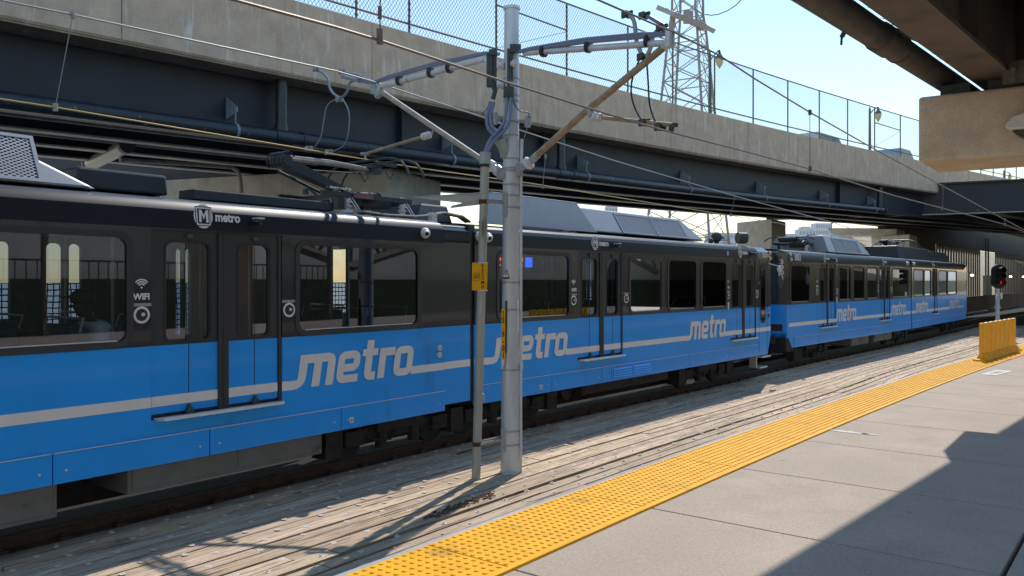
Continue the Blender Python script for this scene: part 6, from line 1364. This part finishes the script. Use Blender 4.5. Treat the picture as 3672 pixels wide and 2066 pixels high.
# fence and girder bridge seen through the train windows
sf = Frame(-14, 16, 37); fe = empty('mesh_screen', tuple(sf(0, 0, 0)), 'dark steel mesh screen on the far side of the trains', 'fence')
scm = mesh_mat('screen_wire', (.02, .025, .03), .14, .14, .11, diamond=False)
mb = MB()
for k in range(60): s = -12+k; mb.quad(sf(s, 0, 0), sf(s+1, 0, 0), sf(s+1, 0, 2.75), sf(s, 0, 2.75)); mb.uv += [(s, 0), (s+1, 0), (s+1, 2.75), (s, 2.75)]
mb.build('wire_panel', scm, fe)
for k in range(20): MB().box(sf, -12+3*k, -11.9+3*k, -.05, .05, -.3, 2.8).build('post', M['fitting'], fe)

# ---------------------------------------------------------------- passenger
def skin_body(name, verts, edges, radii, m, parent=None, origin=(0,0,0)):
    me = bpy.data.meshes.new(name); O = Vector(origin); me.from_pydata([tuple(Vector(v)-O) for v in verts], edges, []); o = bpy.data.objects.new(name, me); C.objects.link(o)
    md = o.modifiers.new('skin', 'SKIN'); 
    for v, r_ in zip(me.skin_vertices[0].data, radii): v.radius = (r_, r_) if not isinstance(r_, tuple) else r_
    me.skin_vertices[0].data[0].use_root = True
    sm = o.modifiers.new('sub', 'SUBSURF'); sm.levels = 2; sm.render_levels = 2
    me.materials.append(m)
    dg = bpy.context.evaluated_depsgraph_get(); me2 = bpy.data.meshes.new_from_object(o.evaluated_get(dg)); o.modifiers.clear(); o.data = me2
    for p in me2.polygons: p.use_smooth = True
    if parent: o.parent = parent
    else: o.location = O
    o['_o'] = tuple(O); return o
PF = T1F; ps, pn_ = T1F.s(330, .38), .38
hd_ = T1F.sz(293, 1085, .62)
def Q(s, n, z): return PF(ps+s, pn_+n, z)
sz_ = 1.78
po = Q(.05, 0, sz_)
V = [Q(.10, 0, sz_+.12), Q(.06, 0, sz_+.30), Q(.02, 0, sz_+.50), Q(-.02, 0, sz_+.58), Q(-.07, 0, sz_+.64), Q(-.11, 0, sz_+.74), Q(-.12, 0, sz_+.83),
     Q(-.0, -.19, sz_+.50), Q(-.05, -.24, sz_+.22), Q(-.27, -.16, sz_+.14), Q(-.36, -.10, sz_+.13),
     Q(-.0, .19, sz_+.50), Q(-.05, .24, sz_+.22), Q(-.27, .16, sz_+.14), Q(-.36, .10, sz_+.13),
     Q(-.08, -.10, sz_+.10), Q(-.40, -.11, sz_+.10), Q(-.42, -.11, sz_-.30), Q(-.52, -.11, sz_-.38),
     Q(-.08, .10, sz_+.10), Q(-.40, .11, sz_+.10), Q(-.42, .11, sz_-.30), Q(-.52, .11, sz_-.38)]
E_ = [(0,1),(1,2),(2,3),(3,4),(4,5),(5,6),(2,7),(7,8),(8,9),(9,10),(2,11),(11,12),(12,13),(13,14),(0,15),(15,16),(16,17),(17,18),(0,19),(19,20),(20,21),(21,22)]
Rr = [.14,.14,.14,.075,.065,.105,.085, .07,.05,.04,.035, .07,.05,.04,.035, .09,.07,.05,.045, .09,.07,.05,.045]
per = skin_body('person', V, E_, Rr, M['skin'], None, po)
tag(per, 'seated passenger in a white shirt and dark cap behind the big left window', 'person')
Vs = [Q(.12, 0, sz_+.10), Q(.07, 0, sz_+.30), Q(.03, 0, sz_+.49), Q(.0, 0, sz_+.57), Q(.01, -.19, sz_+.50), Q(-.04, -.25, sz_+.26), Q(.01, .19, sz_+.50), Q(-.04, .25, sz_+.26)]
skin_body('shirt', Vs, [(0,1),(1,2),(2,3),(2,4),(4,5),(2,6),(6,7)], [.19,.18,.165,.085,.10,.085,.10,.085], M['shirt'], per, po)
hc = Q(-.11, 0, sz_+.84)
mb = MB(); mb.ball(hc, .125, 14, (1, 1, .75)); fd = -PF.d; sd_ = PF.n
mb.prism([hc+fd*.06+sd_*-.09, hc+fd*.20+sd_*-.07, hc+fd*.23, hc+fd*.20+sd_*.07, hc+fd*.06+sd_*.09], (0, 0, .018)); mb.build('cap', M['blackink'], per, smooth=True)
mb = MB()
hh = Q(-.11, 0, sz_+.76); mb.ball(hh+fd*.115+Vector((0,0,-.01)), .022, 8); 
for q in (-1, 1): mb.ball(hh+sd_*q*.105+Vector((0,0,-.01)), .03, 8, (.6,.6,1.1))
mb.build('nose_and_ears', M['skin'], per, smooth=True)

# ---------------------------------------------------------------- tidy helper data
for o in bpy.data.objects:
    for k in ('_o', '_used'):
        if k in o: del o[k]
